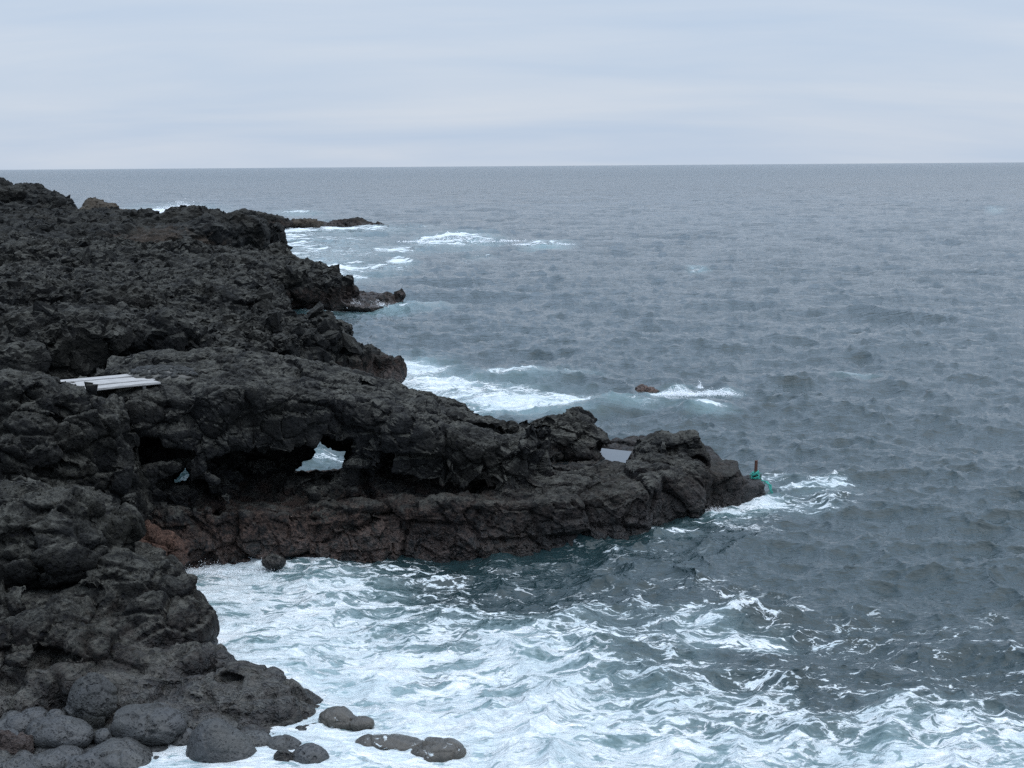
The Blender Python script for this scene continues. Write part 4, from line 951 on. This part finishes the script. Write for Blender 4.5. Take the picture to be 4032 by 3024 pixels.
loose('boulder', 'small boulder top just showing in foam at the bottom edge', 365, 769, 24.8, (.26, .2, .16), M_boulder, h4, .4, group=GB)
loose('boulder', 'reddish brown rough scoria block at the bottom left corner', 10, 757, 24.6, (.42, .4, .38), M_brown, h4, 1.5, extra=[(-5, -12, 0, (.25, .25, .15))], pts=.09)
loose('boulder', 'orange-brown crusted boulder with dark pits at the cliff foot by the waterline', 165, 556, 35.6, (.52, .5, .55), M_red, .04, 2.2, extra=[(-14, 4, 0, (.5, .4, .3)), (6, 10, 0, (.36, .4, .34)), (-22, -10, .4, (.6, .5, .5)), (10, -6, .3, (.35, .4, .3))])
loose('boulder', 'flat grey rock partly washed by foam right of the cone-shaped boulder', 250, 743, 25.5, (.46, .4, .19), M_boulder, h4, .5)
loose('boulder', 'flat grey rock in the foam ending in a blunt nose', 284, 746, 25.4, (.34, .3, .18), M_boulder, h4, .5)
loose('boulder', 'dark wet streaked rock off the tip of the cliff with foam across it', 336, 720, 26.6, (.34, .3, .24), M_wet, h4, .6, extra=[(14, 3, 0, (.24, .25, .13))])
loose('boulder', 'low wet rock just beyond the streaked rock off the tip', 362, 724, 26.4, (.24, .2, .14), M_wet, h4, .5)
loose('boulder', 'long wet brownish rock almost drowned in foam', 396, 745, 25.5, (.72, .3, .13), M_wet, h4, .5, rz=-.1)
loose('boulder', 'brown wet rock with sheets of water running off it in the surf', 438, 752, 25.2, (.50, .4, .21), M_wet, h4, .6, extra=[(10, 5, 0, (.30, .3, .14))])
loose('boulder', 'small wet stone topped by a water spout at the arch foot', 274, 562, 36.7, (.30, .25, .20), M_near, .04, .6)
for (u_, v_, r_) in fill:
    loose('beach_stone', 'dark filler stone packed in the gaps between the larger beach boulders', u_, v_, 25.0 + rs.uniform(-.2, .3), (r_ * 1.25, r_, r_ * .8), M_boulder, .032, .6, rz=rs.uniform(-.4, .4), group='stones wedged between the boulders', cat='stone')
print('boulders', round(time.time() - T0, 1))
# beach under the boulders
bx, by = np.meshgrid(np.arange(-16, -3.2, 0.05), np.arange(19.5, 28.0, 0.05), indexing='ij')
bz = 0.43 - 0.115 * (bx + 9.2) - 0.05 * (by - 24.5)
bz = np.where(bx > -6.8, bz - 0.25 * (bx + 6.8), bz)
q = np.stack([bx.ravel(), by.ravel(), np.zeros(bx.size)], 1)
bz = bz.ravel() + 0.40 * (bulbs(q, 0.5, 301, .1) - .75) + 0.22 * (bulbs(q, .24, 302, .1) - .6) - 0.1
n0, n1_ = bx.shape
ii = (np.arange(n0 - 1)[:, None] * n1_ + np.arange(n1_ - 1)[None, :]).ravel()
bc = make_mesh('beach_stones', np.stack([q[:, 0], q[:, 1], bz], 1), np.stack([ii, ii + n1_, ii + n1_ + 1, ii + 1], 1), M_boulder)
tag(bc, 'bed of wet grey beach stones under the boulders', 'stones', kind='stuff')

# ------------------------------------------------------------------ tide pools
def sheet(name, poly, z, mat, label, cat, group=None):
    P_ = np.array([[p[0], p[1], z] for p in poly]); c = P_.mean(0)
    me = bpy.data.meshes.new(name); me.from_pydata([tuple(p - c) for p in P_], [], [list(range(len(P_)))]); me.materials.append(mat)
    o = bpy.data.objects.new(name, me); COL.objects.link(o); o.location = c
    return tag(o, label, cat, group)
m = NT('pool_water'); m.b.inputs['Base Color'].default_value = (0.012, 0.016, 0.018, 1); m.b.inputs['Roughness'].default_value = 0.03; m.b.inputs['IOR'].default_value = 1.5
gP = m.n('ShaderNodeNewGeometry').outputs['Position']
m.l(m.bump(m.noise(gP, 3.0, 3), 0.25, 0.01), m.b.inputs['Normal'])
M_pool = m.m
o = sheet('tide_pool', [DH(1150, 1012, .98), DH(1345, 1012, .98), DH(1365, 975, .98), DH(1300, 968, .98), DH(1160, 970, .98)], .98, M_pool, 'still tide pool between the two dark blocks reflecting the sky', 'tide pool')
# ------------------------------------------------------------------ plank footbridge
def mat_simple(name, a, b, rough=0.7, scale=(1, 1, 1), nsc=8, bump_=0.004, spec=0.3):
    m = NT(name); tcn = m.n('ShaderNodeTexCoord'); v = m.vec('MULTIPLY', tcn.outputs['Object'], scale)
    f = m.noise(v, nsc, 6, 0.65, 0.3)
    m.l(m.mix(m.mapr(f, 0.3, 0.7), a, b), m.b.inputs['Base Color']); m.b.inputs['Roughness'].default_value = rough
    m.b.inputs['Specular IOR Level'].default_value = spec
    m.l(m.bump(f, 0.8, bump_), m.b.inputs['Normal'])
    return m.m
M_wood = mat_simple('bleached_wood', (0.17, 0.165, 0.16), (0.45, 0.44, 0.43), 0.8, (0.8, 9, 9), 6, 0.01)
M_rust = mat_simple('rusty_iron', (0.045, 0.022, 0.017), (0.12, 0.055, 0.038), 0.8, nsc=25)
M_net = mat_simple('green_rope', (0.015, 0.19, 0.15), (0.05, 0.40, 0.32), 0.6, nsc=40, bump_=0.01)
M_mortar = mat_simple('cobble_mortar', (0.05, 0.05, 0.046), (0.11, 0.105, 0.095), 0.9, nsc=9, bump_=0.01)
import bmesh
def box_bm(L, Wd, T, seg=14, jitter=0.004, seed=0, bevel=0.008):
    bm = bmesh.new(); bmesh.ops.create_cube(bm, size=1.0)
    bmesh.ops.scale(bm, vec=(L, Wd, T), verts=bm.verts)
    bmesh.ops.subdivide_edges(bm, edges=[e for e in bm.edges if abs(e.verts[0].co.x - e.verts[1].co.x) > L * .5], cuts=seg, use_grid_fill=True)
    bmesh.ops.bevel(bm, geom=[e for e in bm.edges if len(e.link_faces) == 2 and e.calc_face_angle(0) > 1], offset=bevel, segments=2, affect='EDGES')
    r = random.Random(seed)
    for v in bm.verts:
        t = v.co.x / L
        v.co.z += 0.012 * math.sin(t * 5 + seed) + r.uniform(-1, 1) * jitter * .4; v.co.y += 0.01 * math.sin(t * 3 + seed * 2) + r.uniform(-1, 1) * jitter
    return bm
def bm_obj(name, bm, mat, parent=None, loc=(0, 0, 0), rot=(0, 0, 0), smooth=False):
    me = bpy.data.meshes.new(name); bm.to_mesh(me); bm.free(); me.materials.append(mat)
    if smooth: me.polygons.foreach_set('use_smooth', [True] * len(me.polygons))
    o = bpy.data.objects.new(name, me); COL.objects.link(o); o.parent = parent; o.location = loc; o.rotation_euler = rot
    return o
ZB = 4.60
qa, qb, qc, qd = hit(50, 382.5, ZB), hit(137, 374.2, ZB), hit(161.5, 383.5, ZB), hit(82, 391.5, ZB)
ex = ((qb + qc) - (qa + qd)); ang = math.atan2(ex[1], ex[0])
mid = (qa + qb + qc + qd) / 4
exn = np.array([math.cos(ang), math.sin(ang), 0]); eyn = np.array([-math.sin(ang), math.cos(ang), 0])
Lp = 3.6; width = abs((qb - qc) @ eyn)
fbz = bpy.data.objects.new('footbridge', None); COL.objects.link(fbz)
endm = (qb + qc) / 2
cfb = endm - exn * Lp / 2
fbz.location = cfb; fbz.rotation_euler = (0, 0, ang)
tag(fbz, 'pale bleached plank footbridge crossing the gap between the cliff and the arch top', 'footbridge')
npk = 4; pw = width / npk
skew = ((qb - qc) @ exn)
for i in range(npk):
    yy = (i - (npk - 1) / 2) * pw
    xr = Lp / 2 + skew * (i / (npk - 1) - .5); xl = -Lp / 2 - .7
    bm_obj('plank', box_bm(xr - xl, pw * .90, 0.055, seed=i), M_wood, fbz, ((xr + xl) / 2, yy, 0.02 * (i % 2)))
for xx in (-Lp * .30, Lp * .36):
    bm_obj('cross_beam', box_bm(width * .80, 0.09, 0.08, seed=9), M_wood, fbz, (xx, 0, -0.085), (0, 0, math.pi / 2))
print('bridge width', width, 'skew', skew, 'ang', math.degrees(ang), cfb)
# ------------------------------------------------------------------ cobbled landing at the planks
lc = hit(163, 375.5, 4.60)
land = bpy.data.objects.new('cobbled_landing', None); COL.objects.link(land); land.location = (lc[0], lc[1], 4.62)
tag(land, 'small landing of grey cobbles set in mortar at the arch end of the planks', 'stone landing')
bm = bmesh.new(); bmesh.ops.create_uvsphere(bm, u_segments=32, v_segments=16, radius=1)
bmesh.ops.scale(bm, vec=(0.80, 1.15, .17), verts=bm.verts)
for v in bm.verts: v.co += Vector((.04 * math.sin(v.co.y * 9), .04 * math.sin(v.co.x * 8), 0))
bm_obj('mortar_bed', bm, M_mortar, land, (0, 0, 0.0), (0, 0, ang), True)
rr = random.Random(3)
for i in range(84):
    a = rr.uniform(0, 2 * math.pi); r_ = math.sqrt(rr.random())
    x, y = .78 * r_ * math.cos(a), 1.1 * r_ * math.sin(a)
    z = .17 * math.sqrt(max(0, 1 - (x / .8) ** 2 - (y / 1.15) ** 2))
    bm = bmesh.new(); bmesh.ops.create_icosphere(bm, subdivisions=2, radius=1)
    sx_, sy_ = rr.uniform(.09, .16), rr.uniform(.06, .10)
    bmesh.ops.scale(bm, vec=(sx_, sy_, .06), verts=bm.verts)
    ca, sa = math.cos(ang), math.sin(ang)
    bm_obj('cobble', bm, M_boulder, land, (x * ca - y * sa, x * sa + y * ca, z), (rr.uniform(-.2, .2), rr.uniform(-.2, .2), rr.uniform(0, 3)), True)
# rust stain plate / orange lichen tuft on the arch beside the landing
# ------------------------------------------------------------------ iron post with green rope on the end block
pp = hit(755.5, 482.0, .45)
post = bpy.data.objects.new('mooring_post', None); COL.objects.link(post); post.location = (pp[0], pp[1], .42)
tag(post, 'short rusty iron post wrapped in bright green frayed rope on the end block', 'post')
bm = bmesh.new(); bmesh.ops.create_cone(bm, cap_ends=True, segments=16, radius1=.05, radius2=.048, depth=.95)
bm_obj('iron_tube', bm, M_rust, post, (0, 0, .22), (0, 0.03, 0))
def tube_bm(pts, r, sides=6):
    bm = bmesh.new(); rings = []
    for i, p in enumerate(pts):
        p = Vector(p); d = (Vector(pts[min(i + 1, len(pts) - 1)]) - Vector(pts[max(i - 1, 0)])).normalized()
        a = d.orthogonal().normalized(); b = d.cross(a)
        rings.append([bm.verts.new(p + (a * math.cos(t) + b * math.sin(t)) * r) for t in [2 * math.pi * k / sides for k in range(sides)]])
    for A_, B_ in zip(rings, rings[1:]):
        # keep ring orientation aligned
        best = min(range(sides), key=lambda s_: (A_[0].co - B_[s_].co).length)
        B2 = B_[best:] + B_[:best]
        for k in range(sides): bm.faces.new((A_[k], A_[(k + 1) % sides], B2[(k + 1) % sides], B2[k]))
        B_[:] = B2
    return bm
def join_tubes(lst):
    out_ = bmesh.new()
    for (pts, r) in lst:
        b_ = tube_bm(pts, r); me_ = bpy.data.meshes.new('t'); b_.to_mesh(me_); b_.free(); out_.from_mesh(me_); bpy.data.meshes.remove(me_)
    return out_
rr = random.Random(8)
coil = []
for tI in range(9):
    z0 = .05 + tI * .035 + rr.uniform(-.02, .02); rad = .07 + .035 * (1 - tI / 9) + rr.uniform(0, .02)
    coil.append(([(rad * math.cos(a * .5 + tI), rad * math.sin(a * .5 + tI), z0 + .03 * math.sin(a * .7 + tI) + .004 * a) for a in range(14)], .022))
for tI in range(60):
    a = rr.uniform(0, 6.28); z0 = rr.uniform(.02, .36); L_ = rr.uniform(.05, .15); d = rr.uniform(-.6, .3)
    coil.append(([((.06 + L_ * t) * math.cos(a + .8 * t), (.06 + L_ * t) * math.sin(a + .8 * t), max(.0, z0 + d * L_ * t - .5 * L_ * t * t)) for t in (0, .33, .66, 1)], .007))
bm_obj('frayed_rope', join_tubes(coil), M_net, post)
tail = [(0.05, -.08, .12), (.28, -.28, .10), (.36, -.45, .02), (.40, -.52, -.22), (.46, -.56, -.42), (.56, -.62, -.58)]
fine_t = []
for i in range(len(tail) - 1):
    for t in range(5): fine_t.append(tuple(Vector(tail[i]).lerp(Vector(tail[i + 1]), t / 5)))
lst = [([(x + ox + .012 * math.sin(i * 1.3 + k), y + .012 * math.cos(i * 1.1 + k), z) for i, (x, y, z) in enumerate(fine_t)], .014) for k, ox in enumerate((0, .03, -.02))]
for k in range(24):
    b0 = fine_t[rr.randrange(len(fine_t))]; a = rr.uniform(0, 6.28)
    lst.append(([(b0[0] + .12 * t * math.cos(a), b0[1] + .12 * t * math.sin(a), b0[2] - .1 * t) for t in (0, .5, 1)], .006))
bm_obj('rope_tail', join_tubes(lst), M_net, post)

# ------------------------------------------------------------------ spray: bursts of real drops
m = NT('spray'); m.b.inputs['Base Color'].default_value = (0.86, 0.88, 0.9, 1); m.b.inputs['Roughness'].default_value = 0.7
M_spray = m.m
def spray(name, label, items, seed):
    g = np.random.default_rng(seed); Vs, Fs = [], []; n = 0
    T = np.array([[0, 0, 1], [.94, 0, -.33], [-.47, .82, -.33], [-.47, -.82, -.33]]); TF = np.array([[0, 1, 2], [0, 2, 3], [0, 3, 1], [1, 3, 2]])
    for (c, wx, wy, wz, cnt, r0) in items:
        x = g.normal(size=cnt) * wx; y = g.normal(size=cnt) * wy
        env = np.exp(-(x / wx) ** 2 * .5) * (0.6 + 0.4 * np.sin(x / wx * 5 + seed) ** 2)
        z = np.minimum(np.abs(g.normal(size=cnt)) ** 1.3 * .55, 1.7) * wz * env
        r = r0 * (0.35 + g.random(cnt) ** 3 * 1.6) * (1.3 - .5 * np.clip(z / wz, 0, 1))
        ce = np.stack([x, y, z], 1) + c
        an = g.random(cnt) * 6.28; ca, sa = np.cos(an), np.sin(an)
        t = T[None] * r[:, None, None] * np.array([1, 1, .9])
        tx = t[:, :, 0] * ca[:, None] - t[:, :, 1] * sa[:, None]; ty = t[:, :, 0] * sa[:, None] + t[:, :, 1] * ca[:, None]
        v = np.stack([tx, ty, t[:, :, 2]], 2) + ce[:, None, :]
        Vs.append(v.reshape(-1, 3)); Fs.append((TF[None] + (n + 4 * np.arange(cnt))[:, None, None]).reshape(-1, 3)); n += 4 * cnt
    return tag(make_mesh(name, np.concatenate(Vs), np.concatenate(Fs), M_spray, smooth=False), label, 'spray', kind='stuff')
s0 = lambda x, y, z=0.0: DH(x, y, z)
spray('spray', 'white burst of spray behind the far lava ridge', [(DA(385, 461, 222), 2.6, 1.2, 1.1, 7000, .05), (DA(400, 459, 222), 1.6, 1, 1.2, 4500, .05), (DA(345, 462, 222), 3, 1.2, .6, 3500, .06), (DA(430, 461, 222), 1.6, 1, .7, 2500, .06), (DA(240, 460, 216), 2.5, 1, .7, 1200, .05)], 1)
spray('spray', 'white foam crest tumbling out at sea beyond the headlands', [(s0(970, 521), 2.2, 1.6, .75, 7000, .055), (s0(990, 520), 2.0, 1.4, .8, 4000, .055), (s0(1040, 521), 2.4, 1.0, .3, 2500, .05), (s0(1176, 528), 1.5, .8, .25, 2500, .045), (s0(590, 493), 3.5, 1.2, .6, 4500, .05), (s0(645, 488), 3.5, 1.2, .5, 3000, .045)], 2)
spray('spray', 'splashes on the breaking crests beside the small awash rock', [(s0(1465, 853, .3), .38, .25, .30, 3500, .013), (s0(1440, 862, .1), .5, .25, .15, 2000, .011), (s0(1545, 852, .3), .5, .25, .18, 2200, .011), (s0(1512, 838, .3), .07, .08, .35, 400, .011), (s0(1390, 880, .1), .15, .15, .2, 500, .011)], 3)
spray('spray', 'splash of white water under the ledge of the second headland', [(s0(812, 664), .7, .3, .35, 3000, .022), (s0(768, 664), .3, .25, .4, 1500, .022), (s0(855, 661), .9, .3, .15, 2000, .02)], 4)
spray('spray', 'splashes where surf meets the wet rocks near the cliff foot', [(DH(560, 1235), .8, .15, .16, 2500, .007), (DH(440, 1240), .6, .15, .22, 2200, .007), (DH(1535, 1102), .2, .12, .07, 500, .006), (DH(1535, 1100), .35, .15, .10, 1200, .006)], 5)
loose('orange_lichen', 'small rusty orange lichen tuft beside the cobbled landing', 179.5, 377.5, 39.9, (.10, .12, .10), M_rust, .02, 2.0, pts=.08, cat='lichen')
print('done', round(time.time() - T0, 1))
